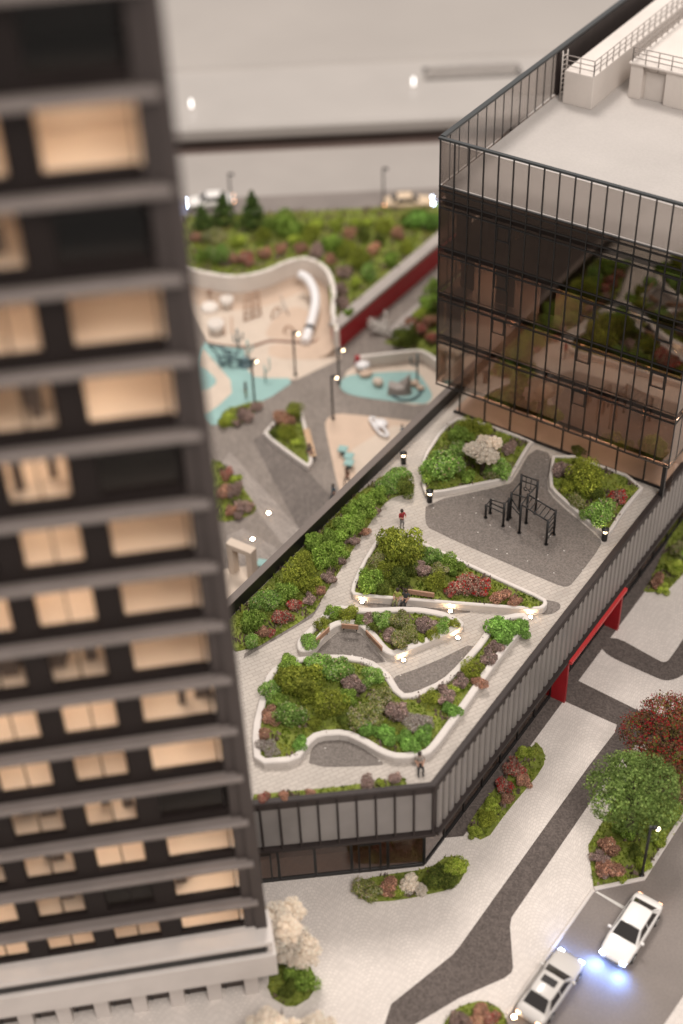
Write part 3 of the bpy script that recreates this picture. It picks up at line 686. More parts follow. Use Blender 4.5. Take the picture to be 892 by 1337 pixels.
def plant_bed(pts, z, where, group, zf=None, sc_=1.1, dx=0.):
    tot = {}
    for p in pts: tot[p[3]] = tot.get(p[3], 0)+1
    seen = {}
    for x, y, r, k in pts:
        i = seen.get(k, 0); seen[k] = i+1
        lb = DESC[k]+' '+where+((', '+ORD[i]) if tot[k] > 1 else '')
        fo, bl = plant_meshes(k, cnt[0]); cnt[0] += 1; zz = zf(x, y) if zf else z
        o = put('conifer_tree' if k == 'conifer' else 'shrub', fo, None, (x+dx, y, zz), rnd.uniform(0, 6.28), (r*(2.3 if k == 'conifer' else sc_)*rnd.uniform(.85, 1.15), r*(2.3 if k == 'conifer' else sc_)*rnd.uniform(.85, 1.15), r*(1.32 if k != 'conifer' else 1.35)*rnd.uniform(.9, 1.1)))
        tag(o, lb, 'tree' if k == 'conifer' else 'shrub', group)
        if bl: put('blossom', bl, o)
def grass(poly, z, dens, parent, root, cols=((.20, .25, .035), (.27, .29, .05), (.13, .18, .02)), h=.14, zf=None, seed=3):
    rg = random.Random(seed+int(abs(poly[0][0]*100))); V, F, C = [], [], []
    xs = [p[0] for p in poly]; ys = [p[1] for p in poly]; N = int((max(xs)-min(xs))*(max(ys)-min(ys))*dens)
    for i in range(N):
        x, y = rg.uniform(min(xs), max(xs)), rg.uniform(min(ys), max(ys))
        if not inside(poly, x, y): continue
        zz = zf(x, y) if zf else z
        pch = math.sin(x*1.7+y*.9)+math.sin(y*2.3-x*1.1+1)
        p2 = math.sin(x*2.9-y*1.3+.7)+math.sin(y*3.1+x*.6)+rg.gauss(0, .25)
        c = rg.choice(((.20, .145, .12), (.27, .2, .17), (.12, .085, .065))) if p2 > .95 else cols[0] if pch > .4 else (cols[1] if pch > -.7 else cols[2]); j = rg.uniform(.7, 1.3); c = tuple(q*j for q in c)
        a = rg.uniform(0, 6.28); s = rg.uniform(.05, .1); dx, dy = math.cos(a)*s, math.sin(a)*s; hh = h*rg.uniform(.5, 1.2)*(1.9 if p2 > .95 else 1); t = rg.gauss(0, .06); u = rg.gauss(0, .06)
        k = len(V); V += [Vector((x-dx, y-dy, zz)), Vector((x+dx, y+dy, zz)), Vector((x+dx*.4+t, y+dy*.4+u, zz+hh)), Vector((x-dx*.4+t, y-dy*.4+u, zz+hh))]; F.append((k, k+1, k+2, k+3)); C.append(c)
    if not F: return
    off = Vector(root.location) if root else Vector((0, 0, 0))
    o = put('grass', leaf_mesh('grass', [v-off for v in V], F, C), parent); tag(o, kind='stuff'); return o
def bed(label, poly, z, wall=.0, h=.42, smooth=2, dens=45, wallpath=None, closed=True, cat='planter bed', group=None, cols=None):
    p = ccw(chaikin(poly, smooth)) if smooth else ccw(poly)
    c = (sum(q[0] for q in p)/len(p), sum(q[1] for q in p)/len(p))
    t = empty('planting_bed', label, cat, (*c, z), 0, group)
    if wall:
        ring = ccw(p); m = MB(); ribbon(m, ring, wall, z, z+h, 0, True); part('border_wall', m, CONC, t)
        q = inset(p, .15); zs = z+h*.62
    else: q = p; zs = z+.05
    part('soil', MB().prism(q, z+.001, zs), TURF, t)
    if dens: grass(q, zs, dens, t, t, **({'cols': cols} if cols else {}))
    return t, p, zs

# podium garden beds
GB = 'podium garden beds'
tA, pA, zA = bed('long hedge bed along the black parapet', [(-41.95, 46.5), (-41.95, 70.4)][:1]+[(-41.95, 44)]+[(-39.39,43.87),(-37.88,48.89),(-38.17,50.29),(-39.20,55.57),(-39.90,59.80),(-39.72,61.03),(-38.76,61.92),(-39.18,62.69)]+[(-41.95, 63.6)], ZF, 0, smooth=1)
tF, pF, zF_ = bed('low-walled bed with white blossom tree by the lobby', [(-37.77,61.89),(-38.49,62.56),(-40.05,64.87),(-40.77,68.89),(-40.31,70.86),(-34.44,70.91),(-34.51,70.36),(-33.91,66.70),(-33.97,66.38)], ZF, .24, .4, 1)
tG, pG, zG = bed('pointed low-walled bed right of the lobby door', [(-33.00,70.91),(-25.92,71.09),(-25.99,67.62),(-25.75,65.01),(-26.21,64.72),(-30.40,66.56),(-31.48,67.29)], ZF, .24, .4, 1)
tB, pB, zB = bed('triangular bed with bench and red flowers', [(-36.92,51.57),(-36.37,51.28),(-34.15,52.38),(-31.59,53.63),(-26.76,56.02),(-26.09,56.53),(-26.03,57.11),(-26.44,57.48),(-29.50,57.54),(-31.78,57.66),(-35.21,57.76),(-37.46,57.99),(-38.23,57.06),(-37.63,53.75)], ZF, .26, .5, 1)
tC, pC, zC = bed('middle bed with wavy white seat wall', [(-36.98,46.02),(-36.57,45.61),(-36.12,45.76),(-35.80,46.26),(-36.01,47.85),(-35.79,48.75),(-34.74,49.35),(-33.88,49.06),(-32.39,48.30),(-31.62,48.28),(-31.25,48.89),(-29.38,52.49),(-29.49,53.03),(-30.78,53.20),(-32.80,52.54),(-35.34,50.67),(-37.15,49.98),(-37.12,48.13),(-37.20,46.48)], ZF, .44, .5, 2)
tD, pD, zD = bed('large front bed with tall shrubs and curved wall', [(-36.53,41.89),(-37.12,43.28),(-36.82,44.79),(-34.55,46.69),(-32.73,47.42),(-31.15,47.14),(-29.61,46.15),(-29.09,46.56),(-28.24,48.23),(-28.07,49.84),(-28.00,52.39),(-28.29,54.19),(-27.01,55.70),(-26.23,55.43),(-26.28,51.87),(-25.95,46.46),(-25.86,43.43),(-26.23,42.81),(-27.24,41.96),(-28.12,41.77),(-29.57,41.87),(-30.67,41.81),(-31.79,40.95),(-31.91,40.22),(-31.76,38.83),(-33.62,37.37),(-35.18,39.15)], ZF, .42, .5, 1)
tS, pS, zS = bed('narrow planting strip behind the front coping', [(-32.31,35.43),(-32.62,35.96),(-29.14,38.84),(-26.41,41.37),(-25.99,41.02)], ZF, 0, smooth=0)
def psheet(name, pts, mat_, dz=.01, sm=2):
    o = MB().sheet(chaikin(pts, sm) if sm else pts, ZF+dz); return struct(name, o, mat_)
psheet('gym_floor', [(-37.60,61.62),(-33.85,66.16),(-33.78,66.78),(-34.41,70.52),(-32.88,70.68),(-31.57,67.23),(-30.41,66.37),(-26.22,64.62),(-25.84,64.08),(-25.77,59.93),(-25.93,59.42),(-26.66,59.28),(-35.89,59.44),(-36.59,59.89)], RUBBER, .012, 1)
psheet('seat_recess_paving', [(-35.82,47.89),(-35.68,48.67),(-34.70,49.22),(-33.85,48.93),(-32.28,48.22),(-31.86,47.98),(-34.72,46.14),(-35.96,45.93)], RUBBER, .016, 1)
psheet('bench_recess_paving', [(-36.06,51.40),(-31.56,53.57),(-29.45,54.61),(-31.28,53.12),(-33.12,52.09),(-35.48,51.22)], RUBBER, .014, 1)
psheet('garden_path_dark', [(-31.16,46.91),(-29.70,49.23),(-28.24,52.54),(-28.07,49.84),(-28.62,47.49),(-29.05,46.51),(-29.65,46.13)], RUBBER, .018, 1)
psheet('front_recess_paving', [(-31.23,39.11),(-31.87,40.24),(-31.76,40.97),(-30.67,41.81),(-29.57,41.87),(-28.00,41.66),(-27.85,41.44)], RUBBER, .02, 1)
psheet('tip_paving', [(-27.04,57.50),(-25.72,58.02),(-25.36,57.62),(-25.54,56.88),(-26.17,56.39)], RUBBER, .022, 2)
psheet('hedge_edge_paving', [(-38.26,49.91),(-37.98,49.93),(-37.77,48.72),(-39.04,44.32),(-39.23,43.67),(-39.42,44.07),(-38.20,48.68)], RUBBER, .024, 0)

plant_bed([(-39.70,44.64,0.60,'pale'),(-40.60,46.00,0.84,'green'),(-40.73,46.77,0.57,'dark'),(-39.67,45.82,0.47,'rust'),(-40.88,47.62,0.95,'pale'),(-39.25,46.17,0.37,'red'),(-39.33,47.40,0.61,'red'),(-40.26,49.25,0.81,'green'),(-39.34,48.61,0.57,'red'),(-40.33,50.58,1.20,'olive'),(-41.06,52.07,0.78,'olive'),(-38.91,49.71,0.52,'mauve'),(-39.38,50.54,0.72,'olive'),(-41.65,53.92,0.79,'green'),(-38.86,50.63,0.43,'rust'),(-40.25,53.14,1.12,'green'),(-38.95,51.84,0.48,'mauve'),(-40.97,54.75,0.74,'green'),(-39.84,54.08,0.74,'green'),(-39.28,53.60,0.44,'mauve'),(-40.49,55.91,1.14,'green'),(-41.34,57.95,0.71,'green'),(-39.64,55.60,0.45,'mauve'),(-40.35,57.03,0.90,'green'),(-39.65,56.78,0.40,'rust'),(-40.71,58.75,0.96,'green'),(-40.01,58.86,0.36,'mauve'),(-40.64,59.91,0.77,'green'),(-40.52,61.05,0.93,'pale'),(-40.59,62.49,0.88,'pale'),(-39.46,61.78,0.77,'dark')], zA, 'in the parapet hedge', 'parapet hedge shrubs', None, 1.04, .3)
plant_bed([(-38.48,63.61,0.78,'green'),(-37.83,64.31,1.45,'pale'),(-38.22,66.81,0.69,'pale'),(-39.03,68.36,0.75,'green'),(-36.31,64.81,0.57,'green'),(-38.81,69.46,0.92,'olive'),(-36.67,66.66,0.63,'dark'),(-37.85,70.05,0.54,'olive'),(-35.14,65.88,0.62,'cream'),(-36.80,68.86,0.64,'mauve'),(-34.69,66.42,0.94,'pale'),(-35.37,69.02,0.59,'mauve')], zF_, 'in the blossom tree bed', 'shrubs by the lobby')
plant_bed([(-31.29,68.79,0.63,'mauve'),(-30.10,67.41,0.57,'olive'),(-28.93,66.35,0.61,'cream'),(-31.34,71.26,0.48,'dark'),(-30.41,70.12,0.63,'olive'),(-29.34,68.39,1.40,'olive'),(-27.55,65.74,0.56,'pale'),(-28.30,67.66,0.62,'dark'),(-26.82,66.08,1.06,'pale'),(-26.77,67.41,0.46,'rust'),(-26.87,68.47,0.72,'red')], zG, 'in the bed right of lobby door', 'shrubs by the lobby')
plant_bed([(-36.08,52.67,0.95,'green'),(-36.81,54.47,0.63,'cream'),(-35.18,52.68,0.57,'dark'),(-35.81,54.08,0.67,'olive'),(-34.81,53.77,0.72,'dark'),(-35.67,55.56,1.64,'olive'),(-34.61,54.88,0.63,'dark'),(-33.98,55.32,0.67,'mauve'),(-34.07,56.64,0.73,'pale'),(-32.57,54.67,0.76,'olive'),(-32.93,55.99,0.58,'cream'),(-31.53,54.78,0.48,'red'),(-32.62,56.68,0.77,'green'),(-30.88,55.43,0.95,'red'),(-30.18,56.20,0.76,'red'),(-29.50,56.08,0.48,'olive'),(-28.70,56.07,0.62,'rust'),(-27.76,56.12,0.52,'rust'),(-26.99,56.38,0.33,'lime')], zB, 'in the triangular bed', 'triangular bed shrubs')
plant_bed([(-36.40,46.36,0.60,'pale'),(-36.53,47.98,0.56,'olive'),(-36.59,49.29,0.51,'green'),(-35.60,49.65,0.65,'olive'),(-34.82,49.57,0.42,'green'),(-34.63,50.04,0.47,'mauve'),(-33.81,49.57,0.46,'dark'),(-33.66,50.35,0.65,'pale'),(-32.75,49.54,0.51,'mauve'),(-31.84,49.30,0.69,'cream'),(-32.66,50.85,0.65,'cream'),(-31.52,50.25,0.60,'cream'),(-30.99,50.44,0.41,'lime'),(-31.31,51.29,0.69,'mauve'),(-30.53,51.00,0.46,'olive'),(-30.39,51.92,0.56,'pale'),(-29.86,52.45,0.42,'olive')], zC, 'in the wavy-wall bed', 'wavy-wall bed shrubs')
plant_bed([(-34.44,39.29,0.39,'rust'),(-33.68,38.79,0.69,'lichen'),(-35.99,41.99,0.71,'pale'),(-34.84,40.64,0.57,'rust'),(-35.10,41.66,0.53,'green'),(-36.28,44.18,0.68,'green'),(-33.67,40.97,0.87,'pale'),(-32.42,39.95,0.48,'fern'),(-34.63,43.08,1.46,'olive'),(-33.94,43.14,0.67,'olive'),(-32.47,41.43,0.48,'olive'),(-34.80,45.20,0.77,'pale'),(-32.89,43.09,0.62,'cream'),(-32.33,42.76,1.09,'olive'),(-33.48,45.27,0.94,'pale'),(-31.09,42.62,0.52,'dark'),(-31.88,44.02,0.62,'green'),(-32.12,44.84,0.80,'mauve'),(-30.29,43.53,0.92,'cream'),(-29.68,42.76,0.69,'fern'),(-31.62,46.08,0.80,'pale'),(-30.45,45.19,0.66,'cream'),(-28.47,42.95,0.69,'fern'),(-28.99,44.47,0.79,'mauve'),(-27.33,43.29,0.69,'fern'),(-28.23,44.88,0.52,'lichen'),(-27.38,44.65,0.87,'lichen'),(-26.84,44.19,0.61,'fern'),(-27.83,46.60,0.57,'olive'),(-27.30,47.25,0.62,'mauve'),(-26.57,46.63,0.53,'fern'),(-27.28,47.98,0.40,'lime'),(-27.15,48.70,0.58,'mauve'),(-27.04,49.73,0.63,'olive'),(-26.26,49.10,0.45,'rust'),(-26.71,51.20,0.59,'mauve'),(-26.85,52.10,0.46,'mauve'),(-27.06,53.35,0.97,'fern'),(-26.39,54.22,0.70,'fern')], zD, 'in the large front bed', 'front bed shrubs')
plant_bed([(-31.86,35.96,0.42,'red'),(-31.03,36.64,0.38,'rust'),(-30.06,37.63,0.30,'rust'),(-27.74,39.90,0.47,'mauve'),(-27.13,40.25,0.34,'lime'),(-26.70,40.82,0.47,'mauve')], zS, 'in the front coping strip', 'coping strip plants')
# pale rock mounds
def mound(label, p, r, z):
    m = MB(); rg = random.Random(int(p[0]*-77))
    bm = bmesh.new(); bmesh.ops.create_icosphere(bm, subdivisions=3, radius=1)
    for v in bm.verts:
        k = 1+.16*math.sin(v.co.x*5+rg.random())+.14*math.sin(v.co.y*6+1)+rg.uniform(-.09, .09); v.co = Vector((v.co.x*r*k, v.co.y*r*k, max(0, v.co.z)*r*.42*k))
    me = bpy.data.meshes.new('rock_mound'); bm.to_mesh(me); bm.free(); me.materials.append(ROCK)
    tag(put('rock_mound', me, None, (*p, z)), label, 'rocks')
mound('grey rock under the blossom tree by the lobby', (-37.68,67.87), .7, zF_)

# street beds
bI, pI, zI = bed('small flower bed in front of the podium corner', [(-28.13,38.71),(-27.60,38.08),(-26.77,38.02),(-25.33,39.08),(-23.01,41.57),(-23.22,43.30),(-24.52,43.40),(-25.02,41.81),(-27.02,40.00)], 0, 0, smooth=1)
bH, pH, zH = bed('long narrow bed beside the fluted podium wall', [(-24.52,53.64),(-23.46,53.08),(-22.97,51.97),(-23.24,47.85),(-23.23,45.27),(-24.62,45.15),(-24.77,47.11)], 0, 0, smooth=1)
bJ, pJ, zJ = bed('large street bed with round trees and lamp post', [(-18.14,51.17),(-18.07,48.32),(-16.52,45.94),(-14.40,48.01),(-14.22,53.19),(-14.15,57.20),(-16.08,64.13),(-18.16,60.46),(-18.32,55.20)], 0, 0, smooth=0)
bK, pK, zK = bed('corner bed of shrubs at the right edge beyond portal', [(-24.59,69.30),(-23.20,70.29),(-22.95,72.55),(-22.86,77.40),(-24.93,82.21),(-25.53,76.69),(-24.54,70.43)], 0, 0, smooth=1)
bL, pL, zL = bed('small flower bed at the bottom kerb', [(-19.35,34.59),(-18.97,35.53),(-18.18,36.37),(-17.10,36.44),(-16.18,35.63),(-15.89,33.04),(-18.95,32.01)], 0, 0, smooth=1)
plant_bed([(-27.07,38.58,0.77,'cream'),(-26.28,39.44,0.59,'rust'),(-25.59,39.42,0.45,'lime'),(-25.27,40.14,0.63,'blossom'),(-24.56,40.24,0.41,'blossom'),(-24.05,41.23,0.77,'dark'),(-23.44,41.42,0.50,'dark'),(-23.66,42.46,0.68,'lime')], zI, 'in the podium corner bed', 'street bed shrubs')
plant_bed([(-24.05,45.38,0.51,'lime'),(-23.89,46.55,0.61,'olive'),(-24.20,47.55,0.61,'lime'),(-24.14,49.02,0.71,'red'),(-23.53,48.51,0.43,'rust'),(-24.24,50.71,0.72,'red'),(-23.47,50.21,0.53,'rust'),(-24.34,52.16,0.58,'lime')], zH, 'in the narrow wall bed', 'street bed shrubs')
plant_bed([(-16.94,47.65,0.51,'mauve'),(-16.30,46.88,0.41,'mauve'),(-16.86,48.57,0.65,'rust'),(-16.08,47.36,0.78,'rust'),(-15.44,47.29,0.46,'lime'),(-16.71,50.25,0.71,'green'),(-15.55,49.21,0.47,'dark'),(-16.24,51.56,0.66,'olive'),(-14.80,48.74,0.51,'lime'),(-14.71,50.80,0.66,'lime'),(-15.04,52.75,0.76,'olive'),(-15.31,54.43,0.82,'rust')], zJ, 'in the street tree bed', 'street bed shrubs')
plant_bed([(-24.12,70.74,0.66,'rust'),(-23.44,70.18,0.55,'lime'),(-23.59,72.36,0.78,'lime'),(-24.00,74.17,0.79,'cream'),(-23.10,74.36,0.90,'green')], zK, 'in the right edge corner bed', 'street bed shrubs')
plant_bed([(-18.36,34.56,0.64,'mauve'),(-17.74,34.77,0.52,'pink'),(-17.89,35.51,0.60,'rust'),(-17.17,35.56,0.52,'red')], zL, 'in the bottom kerb bed', 'street bed shrubs')

# trees: trunk with limbs, crown of leaf clumps
def tree(label, p, z, kind, r, trunk, squash=.9, lean=(0, 0), group=None, clumps=None, name='tree'):
    t = empty(name, label, 'tree', (*p, z), rnd.uniform(0, 6), group)
    m = MB(); m.tube([(0, 0, 0), (.03, .02, trunk*.5), (lean[0]*.5, lean[1]*.5, trunk), (lean[0], lean[1], trunk+r*.4)], [.17*r**.5, .13*r**.5, .1*r**.5, .04], 8)
    for i in range(6):
        a = i*1.05+rnd.random()*.5; l_ = r*rnd.uniform(.5, .75)
        m.tube([(0, 0, trunk*.8), (math.cos(a)*l_*.5, math.sin(a)*l_*.5, trunk+r*.25), (math.cos(a)*l_, math.sin(a)*l_, trunk+r*rnd.uniform(.2, .5))], [.08*r**.5, .055*r**.5, .02], 6)
    part('trunk', m, BARK, t, False)
    fo, bl = plant_meshes(kind, cnt[0]); cnt[0] += 1
    for (dx, dy, dz, k) in (clumps or [(0, 0, 0, 1)]):
        c = put('crown', fo, t, (dx*r, dy*r, trunk-.25*r+dz*r), rnd.uniform(0, 6), (r*k, r*k, r*k*squash))
        if bl: put('blossom', bl, c)
    return t
tree('round green street tree beside the lamp post', (-16.46,50.28), 0, 'leafy', 3.0, 3.7, name='street_tree')
tree('maroon street tree with red flowers at the right edge', (-16.37,55.19), 0, 'maroon', 3.3, 3.3, name='street_tree')
tree('small white blossom tree beside the lobby', (-35.75,65.93), zF_, 'blossom', 1.6, 1.8, clumps=[(0, 0, .1, .62), (.5, .25, .3, .5), (-.5, .1, .25, .5), (.05, -.45, .35, .45), (-.1, .45, .6, .42)], name='blossom_tree')
tree('tall cream blossom tree at the tower corner', (-28.02,32.31), 0, 'blossom', 2.1, 2.2, 1.25, clumps=[(0, 0, 0, .68), (.2, .2, .9, .55), (-.25, .3, .5, .6), (.55, -.1, .3, .5), (-.5, -.2, .15, .5), (.35, -.35, .75, .42), (-.3, .1, 1.2, .4), (.1, .5, .2, .5)], name='blossom_tree')
tree('low cream blossom tree below the tower cornice', (-24.84,27.37), 0, 'blossom', 2.4, 2.4, 1.0, clumps=[(0, 0, .1, .65), (-.75, -.25, -.1, .55), (.6, .3, -.15, .55), (-.4, .3, .2, .5), (.35, -.4, .1, .5), (-.95, .1, -.2, .4), (.9, 0, -.2, .4), (.1, .4, .45, .45)], name='blossom_tree')
bM, pM, zM = bed('small green bed under the blossom trees', [(-29.01,31.66),(-28.12,32.80),(-26.73,32.82),(-25.96,31.57),(-26.52,30.23),(-28.03,30.20)], 0, 0, smooth=1)
plant_bed([(-27.23,30.91,0.61,'dark'),(-27.04,31.86,0.91,'green')], zM, 'under the blossom trees', 'street bed shrubs')

# ---------------------------------------------------------------- courtyard
near = chaikin([(-77.64,82.65),(-74.92,82.94),(-71.57,83.79),(-69.71,85.99),(-68.99,88.74),(-67.95,90.15),(-65.46,89.51),(-62.97,87.00),(-60.91,83.67),(-59.04,81.66)], 2, False)
red_a = (-59.4, 83.0); red_b = (-59.4, 104)
nb = near+[(-59.95, 83.4+i*1.3) for i in range(16)]
fl0 = [far(-8+ i*60/(len(nb)-1), -13.2) for i in range(len(nb))]
# project each near point onto the far road line along n35
hv = MB(); NSEG = 12; hp = []
for i, a in enumerate(nb):
    av = Vector(a); u = (av-E0).dot(d35); v = (av-E0).dot(n35); row = []
    for s in range(NSEG+1):
        f_ = s/NSEG; vv = v+(-13.3-v)*f_; q = E0+d35*u+n35*vv
        row.append((q.x, q.y, 2.4*(1-f_)**.8*(1 if i < len(near) else .8)+.05+.12*math.sin(q.x*.9)*math.sin(q.y*.8)*f_*(1-f_)*4))
    hp.append(row)
hv.loft(hp, 0, False, False, True); hill = struct('garden_slope', hv, TURF)
def hz(x, y):
    best = min(((abs((Vector((x, y))-Vector(p[:2])).length), p[2]) for row in hp for p in row), key=lambda t: t[0]); return best[1]
hillpoly = [(p[0][0], p[0][1]) for p in hp]+[(p[-1][0], p[-1][1]) for p in hp[::-1]]
hg = grass(hillpoly, 0, 16, hill, None, h=.28, zf=hz, cols=((.24, .27, .04), (.16, .22, .03), (.28, .25, .08)))
plant_bed([(-79.81,88.68,0.96,'rust'),(-81.29,91.46,0.98,'conifer'),(-76.16,85.26,0.86,'green'),(-77.57,88.69,1.46,'cream'),(-74.97,85.84,1.43,'pale'),(-80.00,93.16,1.06,'conifer'),(-73.65,86.61,1.00,'rust'),(-75.70,89.73,0.95,'lime'),(-72.30,87.04,1.07,'red'),(-77.09,94.10,1.28,'conifer'),(-71.87,88.80,1.00,'rust'),(-73.99,91.65,1.03,'olive'),(-70.90,90.22,0.86,'rust'),(-73.46,93.92,1.99,'green'),(-71.10,92.55,0.95,'lime'),(-69.39,91.14,0.86,'rust'),(-71.90,94.91,1.03,'green'),(-70.02,93.88,1.17,'olive'),(-71.77,96.99,1.04,'lime'),(-67.67,91.53,1.00,'mauve'),(-66.32,91.31,0.85,'rust'),(-67.76,93.90,1.45,'green'),(-70.52,98.65,0.90,'lime'),(-62.84,87.84,0.96,'mauve'),(-61.19,85.91,0.88,'mauve'),(-64.30,90.83,0.98,'mauve'),(-66.14,94.17,1.15,'olive'),(-59.76,84.87,0.60,'green'),(-68.10,97.43,0.89,'pink'),(-62.07,89.38,0.83,'lime'),(-69.11,99.84,0.90,'lime'),(-63.95,92.81,1.28,'olive'),(-66.61,97.42,0.95,'dark'),(-68.33,100.66,0.90,'lime'),(-61.88,91.32,1.05,'pale'),(-64.44,95.83,0.94,'pink'),(-64.94,97.50,0.80,'dark'),(-65.76,99.67,1.26,'olive'),(-61.51,94.17,0.92,'green'),(-63.98,99.18,0.95,'pink'),(-61.35,96.51,1.00,'olive'),(-64.58,101.59,0.89,'dark'),(-63.65,102.43,1.64,'fern'),(-62.02,102.01,1.33,'fern')], 0, 'on the slope behind the play bowl', 'slope plants', hz, .84)
# play bowl
t = empty('play_bowl', 'sandy play bowl with curved pale rear wall', 'playground', (*near[len(near)//2], 0))
m = MB(); ribbon(m, near, .4, 0, 2.6); part('bowl_wall', m, BOWLW, t)
lip = [(-69.75,77.48),(-68.79,77.66),(-66.91,78.28),(-66.03,79.10),(-65.29,80.67),(-62.28,81.98),(-61.29,83.71),(-61.18,84.61)]
nin = [(-77.30,81.80),(-74.99,83.07),(-72.01,84.01),(-69.88,85.92),(-69.12,88.68),(-68.21,90.32),(-66.31,89.95),(-64.32,88.31),(-63.11,86.56),(-61.05,84.42)]
part('bowl_floor', MB().sheet(near[:-6][::-1]+lip[:-1], .06), BEIGE, t)
m = MB(); ribbon(m, chaikin(lip, 2, False)[::-1], .18, 0, .14); part('bowl_kerb', m, mat('rust_kerb', (.2, .085, .05), .7), t)
part('bowl_floor_patch', MB().sheet(chaikin([(-66.17,80.96),(-66.98,83.30),(-66.90,85.97),(-65.31,86.36),(-62.43,84.40),(-62.47,82.14),(-65.24,80.83)], 2), .07), BEIGED, t)
# smooth ramp at the foot of the wall
m = MB(); k_ = len(near)
inn2 = []
for i in range(k_):
    a = Vector(near[max(i-1, 0)]); c = Vector(near[min(i+1, k_-1)]); d = (c-a).normalized(); b = Vector(near[i]); inn2.append((b.x+d.y*.05, b.y-d.x*.05, b.x+d.y*1.5, b.y-d.x*1.5))
m.loft([[(q[0], q[1], .95), (q[0]*.75+q[2]*.25, q[1]*.75+q[3]*.25, .45), (q[0]*.4+q[2]*.6, q[1]*.4+q[3]*.6, .17), (q[2], q[3], .062)] for q in inn2], 0, False, False, True); part('bowl_ramp', m, BEIGED, t)
def arc3(pts, zs): return [(p[0], p[1], z) for p, z in zip(pts, zs)]
def smooth3(p, n=2):
    for _ in range(n):
        q = [p[0]]
        for a, b in zip(p[:-1], p[1:]):
            q += [tuple(a[i]*.75+b[i]*.25 for i in range(3)), tuple(a[i]*.25+b[i]*.75 for i in range(3))]
        p = q+[p[-1]]
    return p
SLIDE = mat('slide_white', (.70, .68, .68), .3, var=.02)
s_ = smooth3(arc3([(-67.39,88.17),(-66.57,88.22),(-65.16,87.29),(-64.17,86.13),(-63.33,84.34),(-62.69,82.76),(-62.23,81.65)], (2.0, 1.9, 1.6, 1.2, .8, .5, .3)))
t = empty('tube_slide', 'curved white tube slide in the play bowl', 'slide', (*(-63.70,84.33), 0))
part('tube', MB().tube(s_, .42, 12), SLIDE, t); part('joint_ring', MB().tube([s_[-8], s_[-7]], .47, 12), BLACK, t)
for i, (q, h_, r_, lb) in enumerate((((-70.02,79.13), 1.0, .75, 'large pale funnel tube in the play bowl'), ((-71.72,82.85), .9, .62, 'small pale funnel tube near the bowl wall'))):
    t = empty('funnel_tube', lb, 'play equipment', (*q, .06))
    part('tube', MB().lathe((0, 0, 0), [(r_*.8, 0), (r_, h_), (r_*.72, h_), (r_*.55, h_*.4)], 16), BOWLW, t, False)
    part('opening', MB().lathe((0, 0, h_*.4), [(r_*.5, 0), (r_*.5, .02)], 14), BLACK, t, False)
solo('sand_mound', MB().lathe((*(-72.84,81.71), .05), [(.95, 0), (.8, .3), (.45, .55), (.05, .6)], 16), BOWLW, 'low round pale mound beside the funnel tubes', 'play equipment')
t = empty('climbing_net', 'brown rung climbing frame leaning in the play bowl', 'play equipment', (*(-68.97,83.22), 0))
ca = [Vector((*q, 0)) for q in [(-68.91,81.67),(-68.22,83.25),(-69.54,84.78),(-70.01,83.46)]]
for s in range(5):
    a = ca[0].lerp(ca[3], s/4); b = ca[1].lerp(ca[2], s/4); part('rung', MB().tube([(a.x, a.y, .2+.3*s), (b.x, b.y, .2+.3*s)], .06, 6), WOOD, t)
for s in range(3):
    a = ca[0].lerp(ca[1], s/2); b = ca[3].lerp(ca[2], s/2); part('stile', MB().tube([(a.x, a.y, .1), (b.x, b.y, 1.45)], .06, 6), WOOD, t)
for i, (q, lb) in enumerate((([(-67.11,83.36),(-67.13,84.65)], 'small brown arch in the middle of play bowl'), ([(-64.89,82.17),(-63.95,82.47)], 'small brown arch near the bowl kerb'))):
    a, b = Vector(q[0]), Vector(q[1]); m = MB().tube([(*(a.lerp(b, (1-math.cos(x*math.pi/8))/2)), .06+.75*math.sin(x*math.pi/8)) for x in range(9)], .08, 8)
    solo('play_arch', m, WOOD, lb, 'play equipment')
solo('balance_beam', MB().tube([(*(-68.04,86.01), .9), (*(-66.12,84.55), .1)], .05, 6), GREYM, 'thin grey pole leaning beside the slide', 'play equipment')
t = empty('play_post', 'short brown knobbed post by the bowl wall', 'play equipment', (*(-73.57,82.74), 0))
part('post', MB().tube([(0, 0, .05), (0, 0, 1.0)], .06, 6), WOOD, t, False); part('knob', MB().lathe((0, 0, .95), [(.05, 0), (.2, .12), (.2, .25), (.05, .36)], 10), WOOD, t, False)
for i, q in enumerate([(-69.90,80.06),(-69.47,80.61)]):
    solo('balance_beam', MB().box((q[0], q[1], .16), (.14, 2.6, .14), R(40)), mat('beam_tan', (.40, .26, .18), .7), ('left' if not i else 'right')+' of two thin tan beams in the play bowl', 'play equipment')
# rubber play floors
def csheet(name, pts, m_, z, sm=1): return struct(name, MB().sheet(chaikin(pts, sm) if sm else pts, z), m_)
csheet('beige_play_floor', [(-66.74,78.93),(-65.77,78.98),(-65.09,80.51),(-62.09,81.83),(-61.15,83.51),(-60.61,84.13),(-58.43,81.66),(-59.89,77.06),(-63.01,75.11),(-63.85,75.36)], BEIGE, .02, 0)
csheet('beige_play_patch', [(-65.06,80.25),(-62.02,81.73),(-61.09,83.41),(-59.04,82.08),(-59.68,80.48),(-63.79,78.32)], BEIGED, .03, 1)
csheet('teal_play_floor', [(-70.26,77.16),(-68.71,77.57),(-66.84,78.19),(-66.31,78.37),(-65.28,77.12),(-64.08,75.88),(-62.93,75.42),(-59.85,77.34),(-60.32,73.12),(-61.96,70.60),(-61.57,68.07),(-64.18,68.85),(-67.84,72.88)], TEAL, .04, 1)
csheet('beige_chevron', [(-69.67,76.42),(-68.65,76.10),(-63.38,73.47),(-63.14,69.86),(-64.12,68.27),(-66.86,72.19)], BEIGE, .05, 1)
